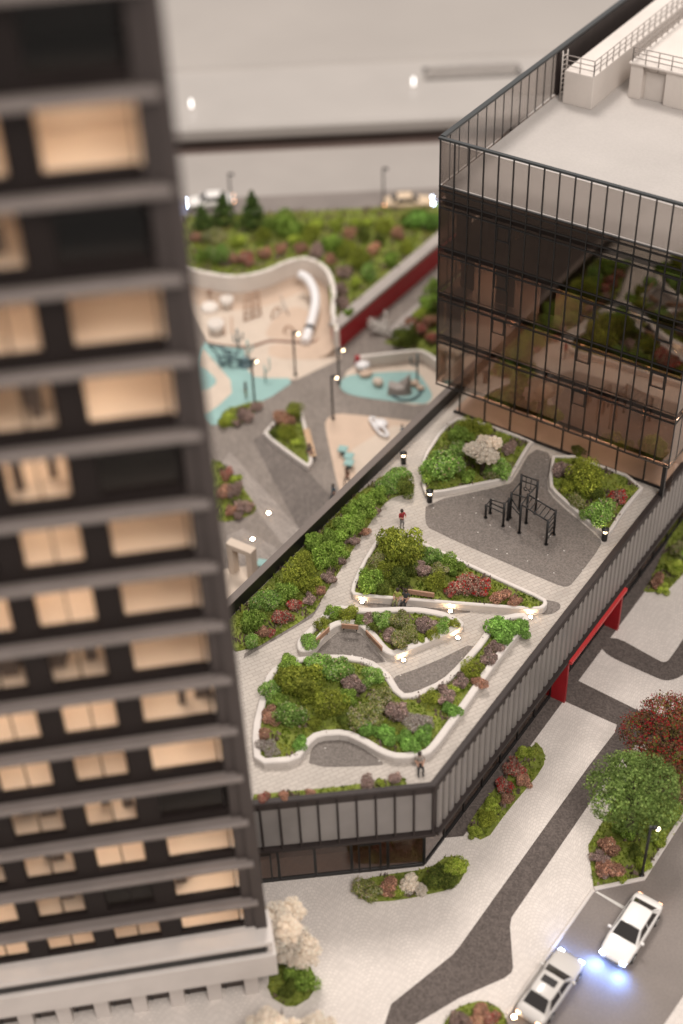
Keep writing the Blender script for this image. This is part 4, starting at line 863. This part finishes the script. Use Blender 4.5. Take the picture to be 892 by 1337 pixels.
csheet('teal_chevron', [(-68.41,74.10),(-67.09,74.13),(-65.35,73.39),(-65.22,72.19),(-66.04,71.17)], TEAL, .06, 1)
csheet('toddler_play_floor', [(-57.03,79.62),(-56.73,82.18),(-55.31,83.60),(-53.45,85.30),(-51.92,85.44),(-50.28,84.62),(-48.18,84.12),(-47.52,83.01),(-48.87,79.43),(-52.31,78.76),(-54.52,77.74)], BEIGE, .02, 1)
csheet('toddler_teal_floor', [(-56.39,78.35),(-56.67,79.20),(-56.44,80.12),(-52.25,83.39),(-51.58,83.29),(-49.17,81.47),(-48.78,80.59),(-48.98,79.73),(-53.97,77.84),(-55.58,77.71)], TEAL, .03, 2)
csheet('corner_play_floor', [(-54.25,73.15),(-54.62,74.00),(-54.49,74.80),(-53.81,75.35),(-48.52,77.47),(-47.41,77.44),(-46.14,66.14),(-48.36,66.84),(-49.38,67.81)], BEIGED, .02, 1)
csheet('corner_play_patch', [(-50.65,71.68),(-49.95,75.14),(-49.60,75.95),(-47.83,77.30),(-47.38,67.99)], BEIGE, .03, 0)
csheet('frame_play_floor', [(-51.23,54.96),(-49.01,57.04),(-46.80,55.00),(-47.68,52.18),(-49.51,51.90)], BEIGE, .06, 1)
# low wall round the toddler area
t = empty('toddler_wall', 'curved low pale wall behind the toddler play area', 'wall', (*(-54.19,84.03), 0))
m = MB(); ribbon(m, chaikin([(-56.46,81.55),(-54.99,82.87),(-53.08,84.72),(-52.14,85.17),(-49.72,84.19)], 2, False)[::-1], .28, 0, 1.15); part('wall', m, BOWLW, t)
part('red_end', MB().box((*(-56.57,81.48), .5), (.5, .4, 1.0), R(20)), REDM, t)
# red retaining wall and ramp
t = empty('red_retaining_wall', 'long dark red retaining wall with grey coping', 'wall', (-59.5, 92, 0))
part('wall', MB().box((-59.45, 93.4, 1.0), (.3, 21.2, 2.0)), REDM, t)
part('coping', MB().box((-59.85, 93.4, 2.16), (1.15, 21.4, .3)), GREYM, t)
part('end_face', MB().box((-59.7, 82.75, 1.0), (.8, .1, 2.0)), REDB, t)
struct('ramp_kerb', MB().box((-57.0, 96.2, .12), (.55, 18, .24)), GREYM)
bN, pN, zN = bed('planted strip between ramp and toddler wall', [(-56.6, 85.5), (-52.8, 86.0), (-50.0, 86.5), (-49.6, 108), (-56.6, 108)], 0, 0, smooth=0, dens=25)
plant_bed([(-55.36,85.86,1.00,'dark'),(-56.07,88.95,0.75,'rust'),(-54.74,87.09,0.87,'dark'),(-56.18,90.64,0.82,'lime'),(-54.51,88.34,0.87,'red'),(-56.26,92.31,0.97,'green'),(-54.62,90.04,0.81,'rust'),(-52.96,87.73,0.80,'red'),(-55.12,92.02,0.83,'dark'),(-56.53,94.32,1.12,'green')], zN, 'in the ramp strip', 'ramp strip plants')
t = empty('bare_shrub', 'pale grey bare-branched shrub at the foot of the ramp', 'shrub', (*(-57.09,86.70), zN))
rg = random.Random(21); PALE = mat('pale_bark', (.52, .48, .44), .8, var=.1)
for i in range(16):
    a = rg.uniform(0, 6.28); l_ = rg.uniform(1.1, 2.3); p0 = Vector((rg.uniform(-.4, .4), rg.uniform(-.3, .3), 0)); d = Vector((math.cos(a)*1.2, math.sin(a)*.7, rg.uniform(.35, .9))).normalized()
    p1 = p0+d*l_*.5; p2 = p0+d*l_+Vector((rg.gauss(0, .2), rg.gauss(0, .2), .1)); m = MB().tube([p0, p1, p2], [.11, .085, .05], 6)
    for q in range(4):
        e = p1.lerp(p2, q/4); d2 = (d+Vector((rg.gauss(0, .7), rg.gauss(0, .7), rg.gauss(0, .4)))).normalized(); m.tube([e, e+d2*rg.uniform(.3, .7)], [.06, .035], 5)
    part('branch', m, PALE, t, False)
# courtyard beds
b1_, p1_, z1_ = bed('small grassy bed at the lamp post of the teal floor', [(-61.61,68.52),(-62.46,70.42),(-61.33,72.36),(-60.38,73.20),(-60.18,72.09),(-60.11,69.22)], 0, 0, smooth=1)
plant_bed([(-61.04,68.56,0.50,'olive'),(-60.89,69.29,0.68,'lime'),(-60.34,69.47,0.50,'mauve'),(-60.22,70.36,0.75,'mauve'),(-60.20,71.86,0.50,'mauve')], z1_, 'in the teal floor bed', 'courtyard shrubs')
b2_, p2_, z2_ = bed('triangular kerbed courtyard bed with bench', [(-57.54,69.19),(-57.70,70.03),(-57.94,72.76),(-56.88,73.42),(-56.32,73.17),(-52.27,68.84),(-51.92,67.84),(-52.39,67.77)], 0, .3, .45, 1)
plant_bed([(-56.69,69.86,0.55,'dark'),(-56.96,71.18,0.92,'pink'),(-55.56,70.08,0.79,'olive'),(-56.90,72.67,0.81,'olive'),(-54.54,69.70,0.54,'lime')], z2_, 'in the kerbed courtyard bed', 'courtyard shrubs')
b3_, p3_, z3_ = bed('courtyard bed of mauve shrubs beside the tower', [(-59.64,64.65),(-58.27,65.06),(-52.83,62.21),(-52.59,61.32),(-53.52,59.71),(-55.08,58.92)], 0, 0, smooth=1)
plant_bed([(-55.83,61.81,0.70,'rust'),(-56.95,63.81,0.59,'red'),(-53.96,60.54,0.63,'rust'),(-55.09,62.39,0.82,'mauve'),(-56.02,63.86,0.47,'lime'),(-53.15,60.40,0.46,'mauve'),(-53.48,61.52,0.69,'mauve')], z3_, 'in the tower side bed', 'courtyard shrubs')

# ---------------------------------------------------------------- small furniture
def lamp_post(label, p, h, group='lamp posts', arm=(.35, .2), lens=None):
    t = empty('lamp_post', label, 'lamp post', (*p, 0), 0, group)
    part('base', MB().lathe((0, 0, 0), [(.17, 0), (.17, .12), (.1, .2)], 10), BLACK, t, False)
    part('pole', MB().tube([(0, 0, .1), (0, 0, h)], .085, 8), BLACK, t, False)
    part('lamp_head', MB().tube([(0, 0, h-.12), (arm[0], arm[1], h-.05)], [.1, .15], 8), BLACK, t, False)
    part('lens', MB().lathe((arm[0], arm[1], h-.28), [(.03, 0), (.12, .05), (.12, .12)], 10), lens or POSTL, t, False)
lamp_post('black lamp post at the corner of the sandy play floor', (-54.19,74.26), 4.3)
lamp_post('black lamp post in front of the play bowl', (-60.33,77.57), 4.4)
lamp_post('black lamp post at the teal floor bed', (-60.77,72.46), 4.5)
lamp_post('short black lamp post at the red wall end', (-56.52,78.52), 3.6)
lamp_post('black lamp post beside the street tree', (-14.54,48.10), 4.7)
lamp_post('thin dark lamp post on the far road, right', (-69.48,105.21), 4.4, 'far road lamps', lens=BLACK)
lamp_post('thin dark lamp post on the far road behind the white car', (-82.22,97.10), 4.0, 'far road lamps', lens=BLACK)
def bollard(label, p, z):
    t = empty('bollard_light', label, 'bollard light', (*p, z), R(-35), 'bollard lights')
    part('post', MB().lathe((0, 0, 0), [(.19, 0), (.19, .62), (.16, .64)], 12), BLACK, t, False)
    part('lens', MB().lathe((0, 0, .64), [(.11, 0), (.12, .02), (.12, .22), (.1, .24)], 12), BOLL, t, False)
    part('cap', MB().lathe((0, 0, .88), [(.25, 0), (.25, .06), (.05, .16)], 12), BLACK, t, False)
    part('back_plate', MB().box((0, .15, .76), (.3, .05, .26)), BLACK, t, False)
bollard('black lit bollard at the left corner of gym floor', (-37.43,61.83), ZF)
bollard('black lit bollard at the right tip of gym floor', (-25.94,64.62), ZF)
bollard('black lit bollard against the black parapet', (-41.08,64.32), ZF)
def spot(label, p, z):
    t = empty('ground_light', label, 'ground light', (*p, z), 0, 'warm ground lights')
    part('ring', MB().lathe((0, 0, 0), [(.17, .0), (.17, .05), (.12, .06)], 12), CHROME, t, False)
    part('lens', MB().lathe((0, 0, .05), [(.105, 0), (.10, .03), (.03, .05)], 12), SPOT, t, False)
for lb, p in (('warm ground light at the left tip of triangular bed', (-35.90,51.42)), ('warm ground light below the bench of triangular bed', (-30.90,53.67)), ('warm ground light at the right tip of triangular bed', (-26.52,55.86)),
              ('warm ground light at the right end of wavy bed', (-29.35,51.98)), ('warm ground light at the bend of the wavy seat wall', (-31.12,48.68))): spot(lb, p, ZF+.02)
spot('upper warm ground light in the dark courtyard paving', (-51.62,62.04), .04)
spot('lower warm ground light in the dark courtyard paving', (-50.88,59.06), .04)
spot('warm ground light behind the parked car at the kerb', (-16.33,36.32), .12)
def bench_back(label, a, b, z, off=.3):
    a = Vector(a); b = Vector(b); c = (a+b)/2; L_ = (b-a).length; an = math.atan2(b.y-a.y, b.x-a.x)
    t = empty('bench_backrest', label, 'bench', (c.x, c.y, z), an, 'timber bench backs')
    for i in range(3): part('slat', MB().box((0, 0, .12+i*.13), (L_, .07+.02*i, .115), bev=.012), WOOD, t, False)
    for s in (-.38, .38): part('bracket', MB().box((L_*s, .07, .1), (.06, .06, .5)), BLACK, t, False)
ZW = ZF+.5
bench_back('timber bench back on the triangular bed wall', (-33.63,53.15), (-32.10,53.73), ZW)
bench_back('left timber bench back on the wavy wall', (-35.97,46.62), (-35.89,47.88), ZW)
bench_back('middle timber bench back on the wavy wall', (-35.42,48.49), (-34.49,48.93), ZW)
bench_back('right timber bench back on the wavy wall', (-33.89,48.86), (-32.33,48.22), ZW)
ba, bb = Vector((-54.98,71.45)), Vector((-52.49,68.88)); bc = (ba+bb)/2
bs = empty('timber_bench', 'pale timber seat on the courtyard bed kerb', 'bench', (bc.x, bc.y, .46), math.atan2(bb.y-ba.y, bb.x-ba.x))
for i in range(3): part('slat', MB().box((0, .17*i-.05, .04), ((bb-ba).length, .15, .07), bev=.01), mat('pale_wood', (.50, .33, .20), .6, var=.12, vscale=5), bs, False)
# outdoor gym
G = empty('outdoor_gym', 'black outdoor gym frame of bars, rings and ladders', 'gym', (*(-30.92,62.78), ZF))
def gp(x, y): return None
gpts = {'P1': ((-32.01,64.34), 3.0), 'P2': ((-30.90,64.50), 2.9), 'P3': ((-32.11,63.27), 2.2), 'P4': ((-30.97,63.37), 2.5), 'P5': ((-30.87,62.28), 2.5), 'P6': ((-28.92,63.34), 2.1), 'P7': ((-28.88,62.23), 2.1), 'P8': ((-32.13,62.99), 1.9), 'P9': ((-32.08,62.30), 2.0), 'P10': ((-33.44,62.97), 1.2), 'P11': ((-33.47,62.41), 1.15)}
for k, (p, h) in gpts.items():
    o = part('post', MB().tube([(*p, ZF), (*p, ZF+h)], .085, 8), BLACK, G)
    sub('foot', MB().lathe((*p, ZF), [(.14, 0), (.14, .05)], 10), BLACK, o, G)
def gb(a, b, ha=0, hb=0, r=.045): part('bar', MB().tube([(*gpts[a][0], ZF+gpts[a][1]+ha), (*gpts[b][0], ZF+gpts[b][1]+hb)], r, 6), BLACK, G)
gb('P1', 'P2', -.05, -.05, .055); gb('P1', 'P2', -.5, -.5); gb('P3', 'P1', -.1, -.6); gb('P3', 'P4', -.1, -.35); gb('P4', 'P2', -.1, -.4); gb('P5', 'P4', -.1, -.1); gb('P3', 'P5', -.5, -.8)
gb('P5', 'P7', -.05, -.1, .055); gb('P4', 'P6', -.05, -.1, .055); gb('P6', 'P7', -.1, -.1)
gb('P8', 'P5', -.4, -1.0); gb('P10', 'P9', -.02, -.06); gb('P10', 'P9', -.3, -.5); gb('P11', 'P10', -.05, -.05); gb('P9', 'P8', -.1, -.1); gb('P11', 'P9', -.05, -.9)
for i in range(1, 6):
    f_ = i/6; a = Vector((*gpts['P5'][0], ZF+2.45)).lerp(Vector((*gpts['P7'][0], ZF+2.0)), f_); b = Vector((*gpts['P4'][0], ZF+2.45)).lerp(Vector((*gpts['P6'][0], ZF+2.0)), f_)
    part('rung', MB().tube([a, b], .04, 6), BLACK, G)
for i in range(1, 5):
    part('rung', MB().tube([(*gpts['P6'][0], ZF+.42*i), (*gpts['P7'][0], ZF+.42*i)], .04, 6), BLACK, G)
for f_ in (.3, .6):
    a = Vector((*gpts['P1'][0], ZF+2.95)).lerp(Vector((*gpts['P2'][0], ZF+2.85)), f_)
    o = part('ring_strap', MB().tube([a, a-Vector((0, 0, .9))], .025, 6), BLACK, G)
    sub('ring', MB().tube([(a.x+.13*math.cos(q*math.pi/6), a.y, a.z-1.03+.13*math.sin(q*math.pi/6)) for q in range(13)], .035, 6), BLACK, o, G)
# toddler equipment
def pebble(label, p, z, r, sq, m_):
    bm = bmesh.new(); bmesh.ops.create_icosphere(bm, subdivisions=3, radius=1)
    for v in bm.verts: v.co = Vector((v.co.x*r*(1+.1*math.sin(v.co.y*3)), v.co.y*r*.85, (v.co.z+.9)*r*sq))
    me = bpy.data.meshes.new('play_boulder'); bm.to_mesh(me); bm.free(); me.materials.append(m_)
    for q in me.polygons: q.use_smooth = True
    tag(put('play_boulder', me, None, (*p, z), rnd.uniform(0, 3)), label, 'play equipment')
pebble('white play boulder on a tan one by the toddler wall', (-55.81,81.04), .3, .62, .55, SLIDE)
pebble('tan play boulder under the white one', (-55.28,80.72), .02, .62, .4, BEIGED)
pebble('small round white boulder on the teal floor', (-53.63,80.07), .03, .5, .7, BEIGE)
pebble('larger of two tan stepping boulders near the blue post', (-51.03,81.70), .03, .45, .5, BEIGED)
pebble('smaller tan stepping boulder at the teal floor edge', (-50.31,81.39), .03, .36, .5, BEIGED)
ROCKM = mat('play_grey', (.33, .29, .265), .6, var=.08)
t = empty('play_sculpture', 'grey faceted climbing sculpture on the teal floor', 'play equipment', (*(-51.65,80.17), .03), R(30))
part('body', MB().loft([[(-.95, -.5, 0), (-.95, .5, 0), (-.8, .35, .9), (-.8, -.35, .75)], [(-.1, -.6, 0), (-.1, .55, 0), (-.1, .3, .75), (-.15, -.4, .5)], [(.6, -.55, 0), (.6, .5, 0), (.55, .3, 1.25), (.5, -.3, .6)], [(1.05, -.3, 0), (1.05, .35, 0), (.9, .25, 1.75), (.85, .05, 1.55)]], 0, True, True, False), ROCKM, t, False)
BLUEG = mat('play_blue', (.065, .115, .13), .45, var=.05)
solo('curved_rail', MB().tube([(*q, .12) for q in chaikin([(-51.78,79.33),(-50.75,79.24),(-50.00,79.83),(-49.97,80.84),(-50.26,81.54)], 2, False)], .1, 8), BLUEG, 'dark blue curved low rail on the toddler floor', 'play equipment')
def cactus(label, p, h, arms, m_=BLUEG, r=.09):
    t = empty('play_post', label, 'play equipment', (*p, .03))
    part('stem', MB().tube([(0, 0, 0), (0, 0, h)], r, 8), m_, t, False)
    for dx, dy, z0, z1 in arms: part('arm', MB().tube([(0, 0, z0), (dx*.7, dy*.7, z0+.05), (dx, dy, z0+.25), (dx, dy, z1)], r*.8, 8), m_, t, False)
cactus('blue branching play post by the toddler wall', (-51.22,82.35), 2.7, [(-.45, -.3, 1.5, 2.4)])
cactus('blue branching play post at the bowl kerb', (-66.62,77.91), 2.2, [(.35, .25, 1.1, 1.8), (-.3, -.2, .9, 1.6)])
cactus('teal branching play post on the beige tongue', (-65.05,77.26), 2.0, [(.35, .2, .9, 1.5)], TEAL)
cactus('bent teal play post on the teal floor edge', (-61.95,75.52), 1.6, [(.3, .3, 1.0, 2.3)], TEAL, .07)
t = empty('net_climber', 'tangled dark blue net climber on the teal floor', 'play equipment', (*(-66.69,75.84), .05))
rg = random.Random(5)
nodes_ = [Vector((rg.uniform(-1.6, 1.6), rg.uniform(-.8, .8), rg.uniform(.1, 1.3))) for _ in range(12)]
for i in range(12):
    part('bar', MB().tube([nodes_[i], nodes_[(i*5+3) % 12]], .08, 6), BLUEG, t, False)
solo('spring_toy', MB().lathe((*(-64.86,76.58), .05), [(.75, 0), (.7, .12), (.3, .2), (.25, .5), (.35, .55)], 14), BLUEG, 'round dark blue spinner on the teal floor', 'play equipment')
t = empty('seesaw', 'white oval looped seesaw on the corner play floor', 'play equipment', (*(-50.59,75.33), .04))
sx = [Vector(q) for q in [(-51.61,75.66),(-51.14,75.84),(-50.22,75.34),(-49.16,74.71),(-48.99,74.35),(-49.62,74.30),(-50.69,74.93)]]
lp_ = [(*q, .3) for q in chaikin([tuple(v) for v in sx], 2)]
part('loop', MB().tube(lp_+[lp_[0]], .12, 8, caps=False), SLIDE, t)
part('seat', MB().lathe((*(-50.38,75.47), .15), [(.5, 0), (.6, .15), (.5, .3), (.05, .36)], 14), SLIDE, t)
for i, (q, lb) in enumerate((((-50.94,70.93), 'top teal stool on the corner play floor'), ((-50.05,70.47), 'middle teal stool on the corner play floor'), ((-49.57,69.77), 'bottom teal stool on the corner play floor'), ((-48.45,57.02), 'teal stool beside the tan portal frame'))):
    t = empty('stool', lb, 'stool', (*q, .04), 0, 'teal stools')
    part('seat', MB().box((0, 0, .5), (.75, .75, .14), R(20), bev=.05), TEAL, t, False); part('leg', MB().lathe((0, 0, 0), [(.22, 0), (.16, .44)], 10), BLUEG, t, False)
fr_ = [(-50.12,55.67),(-48.19,55.77)]; a, b = Vector(fr_[0]), Vector(fr_[1]); an = math.atan2((b-a).y, (b-a).x); c = (a+b)/2; L_ = (b-a).length
t = empty('portal_frame', 'tan open portal frame behind the black parapet', 'play equipment', (c.x, c.y, .05), an)
part('leg', MB().box((-L_/2+.15, 0, 1.2), (.5, .7, 2.4), bev=.03), BEIGE, t, False); part('leg', MB().box((L_/2-.15, 0, 1.2), (.5, .7, 2.4), bev=.03), BEIGE, t, False); part('lintel', MB().box((0, 0, 2.62), (L_+.25, .72, .44), bev=.03), BEIGE, t, False)

# ---------------------------------------------------------------- people
SKIN = mat('skin', (.45, .26, .18), .6, var=0); HAIR = mat('hair_dark', (.03, .018, .012), .7, var=0)
def cloth(n_, c): return mat('cloth_'+n_, c, .85, var=.1, vscale=9)
def person(label, loc_, rz, shirt, trousers, pose='stand', s=1.0):
    J = {'pel': (0, 0, .92), 'chest': (0, -.02, 1.28), 'neck': (0, -.01, 1.47), 'head': (0, -.03, 1.60), 'crown': (0, -.02, 1.72),
         'ls': (-.19, 0, 1.40), 'le': (-.25, .02, 1.12), 'lh': (-.24, -.12, .90), 'rs': (.19, 0, 1.40), 're': (.26, .03, 1.12), 'rh': (.22, -.16, .94),
         'lk': (-.10, -.02, .49), 'la': (-.10, .03, .08), 'lt': (-.11, -.15, .04), 'rk': (.11, -.05, .49), 'ra': (.12, .07, .08), 'rt': (.13, -.11, .04)}
    if pose == 'walk': J.update(lk=(-.1, -.18, .51), la=(-.1, -.20, .09), lt=(-.1, -.38, .07), rk=(.1, .06, .50), ra=(.1, .32, .14), rt=(.1, .22, .05), lh=(-.22, .14, .93), rh=(.22, -.26, 1.0))
    if pose == 'hold': J.update(re=(.25, -.12, 1.14), rh=(.08, -.34, 1.24), le=(-.25, -.12, 1.14), lh=(-.06, -.34, 1.22))
    if pose == 'sit':
        J.update(lk=(-.13, -.44, .50), la=(-.13, -.44, .09), lt=(-.13, -.6, .05), rk=(.13, -.44, .50), ra=(.13, -.42, .09), rt=(.13, -.58, .05))
        for k in ('pel', 'chest', 'neck', 'head', 'crown', 'ls', 'le', 'rs', 're'): x, y, z = J[k]; J[k] = (x, y+.04, z-.40)
        J['lh'] = (-.12, -.30, .62); J['rh'] = (.13, -.30, .62)
    names = list(J); E_ = [('pel', 'chest'), ('chest', 'neck'), ('neck', 'head'), ('head', 'crown'), ('chest', 'ls'), ('ls', 'le'), ('le', 'lh'), ('chest', 'rs'), ('rs', 're'), ('re', 'rh'), ('pel', 'lk'), ('lk', 'la'), ('la', 'lt'), ('pel', 'rk'), ('rk', 'ra'), ('ra', 'rt')]
    rad = {'pel': .155, 'chest': .165, 'neck': .06, 'head': .105, 'crown': .075, 'ls': .075, 'le': .05, 'lh': .04, 'rs': .075, 're': .05, 'rh': .04, 'lk': .075, 'la': .05, 'lt': .04, 'rk': .075, 'ra': .05, 'rt': .04}
    me = bpy.data.meshes.new('skel'); me.from_pydata([J[k] for k in names], [(names.index(a), names.index(b)) for a, b in E_], [])
    o = bpy.data.objects.new('skel', me); col.objects.link(o)
    md = o.modifiers.new('skin', 'SKIN')
    for i, k in enumerate(names):
        sv = me.skin_vertices[0].data[i]; sv.radius = (rad[k], rad[k]*.85); sv.use_root = (k == 'pel')
    o.modifiers.new('sub', 'SUBSURF').levels = 1; o.modifiers['sub'].render_levels = 1
    dg = bpy.context.evaluated_depsgraph_get(); dg.update(); m2 = bpy.data.meshes.new_from_object(o.evaluated_get(dg)); m2.name = 'body'
    bpy.data.objects.remove(o); bpy.data.meshes.remove(me)
    m2.materials.clear()
    for q in (SKIN, cloth(shirt[0], shirt[1]), cloth(trousers[0], trousers[1]), BLACK): m2.materials.append(q)
    seg = {('neck', 'head'): 0, ('head', 'crown'): 0, ('le', 'lh'): 0, ('re', 'rh'): 0, ('pel', 'lk'): 2, ('lk', 'la'): 2, ('pel', 'rk'): 2, ('rk', 'ra'): 2, ('la', 'lt'): 3, ('ra', 'rt'): 3}
    for p in m2.polygons:
        p.use_smooth = True; c = p.center; best = 9; bi = 1
        for e_ in E_:
            a = Vector(J[e_[0]]); b = Vector(J[e_[1]]); t_ = max(0, min(1, (c-a).dot(b-a)/(b-a).length_squared)); d = (c-a.lerp(b, t_)).length
            if d < best-1e-5: best = d; bi = seg.get(e_, 1)
        p.material_index = bi
    o = put('person', m2, None, loc_, rz, s*.9); tag(o, label, 'person')
    h = MB(); hx, hy, hz_ = J['crown']; h.lathe((hx, hy+.015, hz_-.16), [(.115, 0), (.122, .08), (.1, .17), (.04, .215)], 10); put('hair', h.mesh('hair', HAIR), o)
    return o
person('standing person in a red top on the podium path', (*(-37.54,58.57), ZF), R(60), ('red', (.26, .02, .025)), ('grey', (.2, .19, .19)), 'hold', 1.05)
person('seated person in yellow-green top on the podium bench', (*(-33.99,52.49), ZF), R(10), ('yellow', (.30, .32, .07)), ('khaki', (.16, .16, .07)), 'sit', 1.1)
person('seated person in dark clothes on the podium bench', (*(-33.52,52.71), ZF), R(10), ('charcoal', (.04, .04, .045)), ('black', (.02, .02, .02)), 'sit', 1.1)
person('person in grey top sitting at the front bed wall', (*(-26.04,42.36), ZF), R(40), ('greytop', (.26, .22, .19)), ('black', (.02, .02, .02)), 'sit', 1.15)
person('seated person in black on the courtyard bench', (*(-52.91,69.23), 0), R(75), ('blackgrey', (.10, .09, .08)), ('black', (.02, .02, .02)), 'sit', 1.1)
person('person in brown walking near the teal stools', (*(-48.53,68.02), 0), R(-20), ('brown', (.15, .08, .05)), ('brownd', (.07, .045, .035)), 'walk', 1.1)
person('child in blue on the corner play floor', (*(-48.12,75.12), 0), R(100), ('blue', (.07, .16, .22)), ('blued', (.05, .10, .15)), 'walk', .85)
person('person in dark top on the teal play floor', (*(-61.94,72.85), 0), R(-60), ('blacktop', (.03, .025, .025)), ('khaki', (.16, .16, .07)), 'stand', 1.0)
person('person in dark blue behind the black parapet', (*(-48.29,65.82), 0), R(-20), ('navy', (.04, .08, .11)), ('navyd', (.03, .05, .07)), 'walk', 1.1)

# ---------------------------------------------------------------- cars
def make_car(name, label, paint, p, rz, group=None, beam=False, L_=4.7, sunroof=False, z=.02):
    t = empty(name, label, 'car', (*p, z), rz, group)      # +x is the front
    W = .9
    st = [(-2.33, .42, .60, .66), (-2.25, .34, .80, .80), (-1.95, .27, .90, .87), (-1.3, .22, .93, .9), (-.5, .2, .92, .91), (.4, .2, .91, .91), (1.1, .22, .88, .9), (1.75, .25, .80, .87), (2.15, .3, .70, .80), (2.33, .38, .56, .66)]
    rings = []
    for x, zb, zt, w_ in st:
        x *= L_/4.7; r_ = []
        for k in range(20):
            a = 2*math.pi*k/20; ca, sa = math.cos(a), math.sin(a); ex = .42
            r_.append((x, math.copysign(abs(ca)**ex, ca)*w_, (zb+zt)/2+math.copysign(abs(sa)**ex, sa)*(zt-zb)/2))
        rings.append(r_)
    part('body', MB().loft(rings), paint, t, False)
    # cabin: pillars and roof in paint, glass set as panels
    def ring(x, hw, z_): return [(x, -hw, z_), (x, hw, z_)]
    A = [(1.0, .80, .86), (.28, .64, 1.36), (.05, .63, 1.40), (-.85, .63, 1.41), (-1.15, .61, 1.37), (-1.80, .78, .90)]
    rf = MB(); rows_ = []
    for x, hw, z_ in A[1:5]: rows_.append([(x, -hw, z_-.05), (x, -hw*.8, z_), (x, 0, z_+.035), (x, hw*.8, z_), (x, hw, z_-.05)])
    rf.loft(rows_, 0, False, False, True); part('roof', rf, paint, t, False)
    cb = MB()
    body = [[(x, -hw*.98, z_-.07 if 0 < i < 5 else z_-.02), (x, hw*.98, z_-.07 if 0 < i < 5 else z_-.02)] for i, (x, hw, z_) in enumerate(A)]
    base = [(x, .82, .80) for x, hw, z_ in A]
    for s in (-1, 1):
        cb.loft([[(x, s*hw*.995, z_-.055), (x, s*.82, .86)] for x, hw, z_ in A], 0, False, False, False)
    part('cabin', cb, paint, t, False)
    part('windshield', MB().quad([(.97, -.70, .89), (.97, .70, .89), (.30, .57, 1.355), (.30, -.57, 1.355)]), CARGLASS, t, False)
    part('windshield_frame', MB().quad([(1.0, -.80, .865), (1.0, .80, .865), (.28, .635, 1.345), (.28, -.635, 1.345)]), paint, t, False)
    part('rear_window', MB().quad([(-1.76, .66, .93), (-1.76, -.66, .93), (-1.18, -.55, 1.37), (-1.18, .55, 1.37)]), CARGLASS, t, False)
    part('rear_frame', MB().quad([(-1.80, .78, .90), (-1.80, -.78, .90), (-1.15, -.61, 1.362), (-1.15, .61, 1.362)]), paint, t, False)
    for s in (-1, 1):
        for xa, xb, xc, xd in ((.72, -.28, -.28, .22), (-.36, -1.45, -1.1, -.36)):
            def yy(z_): return s*(.835-(z_-.86)*.39)
            part('side_window', MB().quad([(xa, yy(.91)+s*.0, .91), (xb, yy(.91), .91), (xc, yy(1.30), 1.30), (xd, yy(1.30), 1.30)]), CARGLASS, t, False)
        part('mirror', MB().box((.72, s*.98, .92), (.16, .22, .13), bev=.03), paint, t, False)
        part('headlight', MB().box((2.2*L_/4.7, s*.62, .60), (.2, .3, .14), bev=.04), HEADL if beam else mat('lens_grey', (.6, .58, .56), .2), t, False)
        part('taillight', MB().box((-2.28*L_/4.7, s*.6, .64), (.1, .26, .16), bev=.03), TAILL, t, False)
        for xw in (1.42*L_/4.7, -1.38*L_/4.7):
            w_ = MB(); w_.tube([(xw, s*.70, .32), (xw, s*.93, .32)], .32, 18); o = part('wheel', w_, TYRE, t, False)
            r_ = MB(); r_.tube([(xw, s*.92, .32), (xw, s*.945, .32)], .2, 14); put('rim', r_.mesh('rim', CHROME), o)
    if sunroof: part('sunroof', MB().quad([(.0, -.42, 1.442), (.0, .42, 1.442), (-.45, .42, 1.452), (-.45, -.42, 1.452)]), CARGLASS, t, False)
    part('grille', MB().box((2.31*L_/4.7, 0, .5), (.06, .8, .12)), BLACK, t, False)
    if beam:
        for s in (-1, 1):
            l = bpy.data.lights.new('headlight_beam', 'SPOT'); l.energy = (260 if not sunroof else 45) if z < .025 else 40; l.color = (.17, .35, 1.); l.spot_size = R(165); l.spot_blend = 1.; l.shadow_soft_size = .12
            o = bpy.data.objects.new('headlight_beam', l); col.objects.link(o); o.parent = t; o.location = (2.55*L_/4.7, s*.66, .62)
            o.rotation_euler = Vector((1., 0, -1.5)).to_track_quat('-Z', 'Y').to_euler()
    return t
def dirang(a, b): return math.atan2(b[1]-a[1], b[0]-a[0])
ca = (-13.36,46.45); cf = (-13.46,42.06)
make_car('parked_car', 'white sedan with lit headlights facing the kerb car', CARW, ((ca[0]+cf[0])/2, (ca[1]+cf[1])/2), dirang(ca, cf), 'white cars on the street', True)
ca = (-15.56,36.68); cf = (-15.38,40.74)
make_car('parked_car', 'silver sedan with sunroof parked along the kerb', CARS, ((ca[0]+cf[0])/2, (ca[1]+cf[1])/2), dirang(ca, cf), 'white cars on the street', True, sunroof=True)
ca = (-69.53,105.16); cf = (-65.38,108.22)
make_car('parked_car', 'cream car on the far road facing the glass block', CARC, ((ca[0]+cf[0])/2, (ca[1]+cf[1])/2), dirang(ca, cf), 'cars on the far road', True, L_=5.0, z=.03)
ca = (-82.84,97.99); cf = (-86.24,95.02)
make_car('parked_car', 'white car on the far road beside the tower', CARW, ((ca[0]+cf[0])/2, (ca[1]+cf[1])/2), dirang(ca, cf), 'cars on the far road', True, L_=5.0, z=.03)
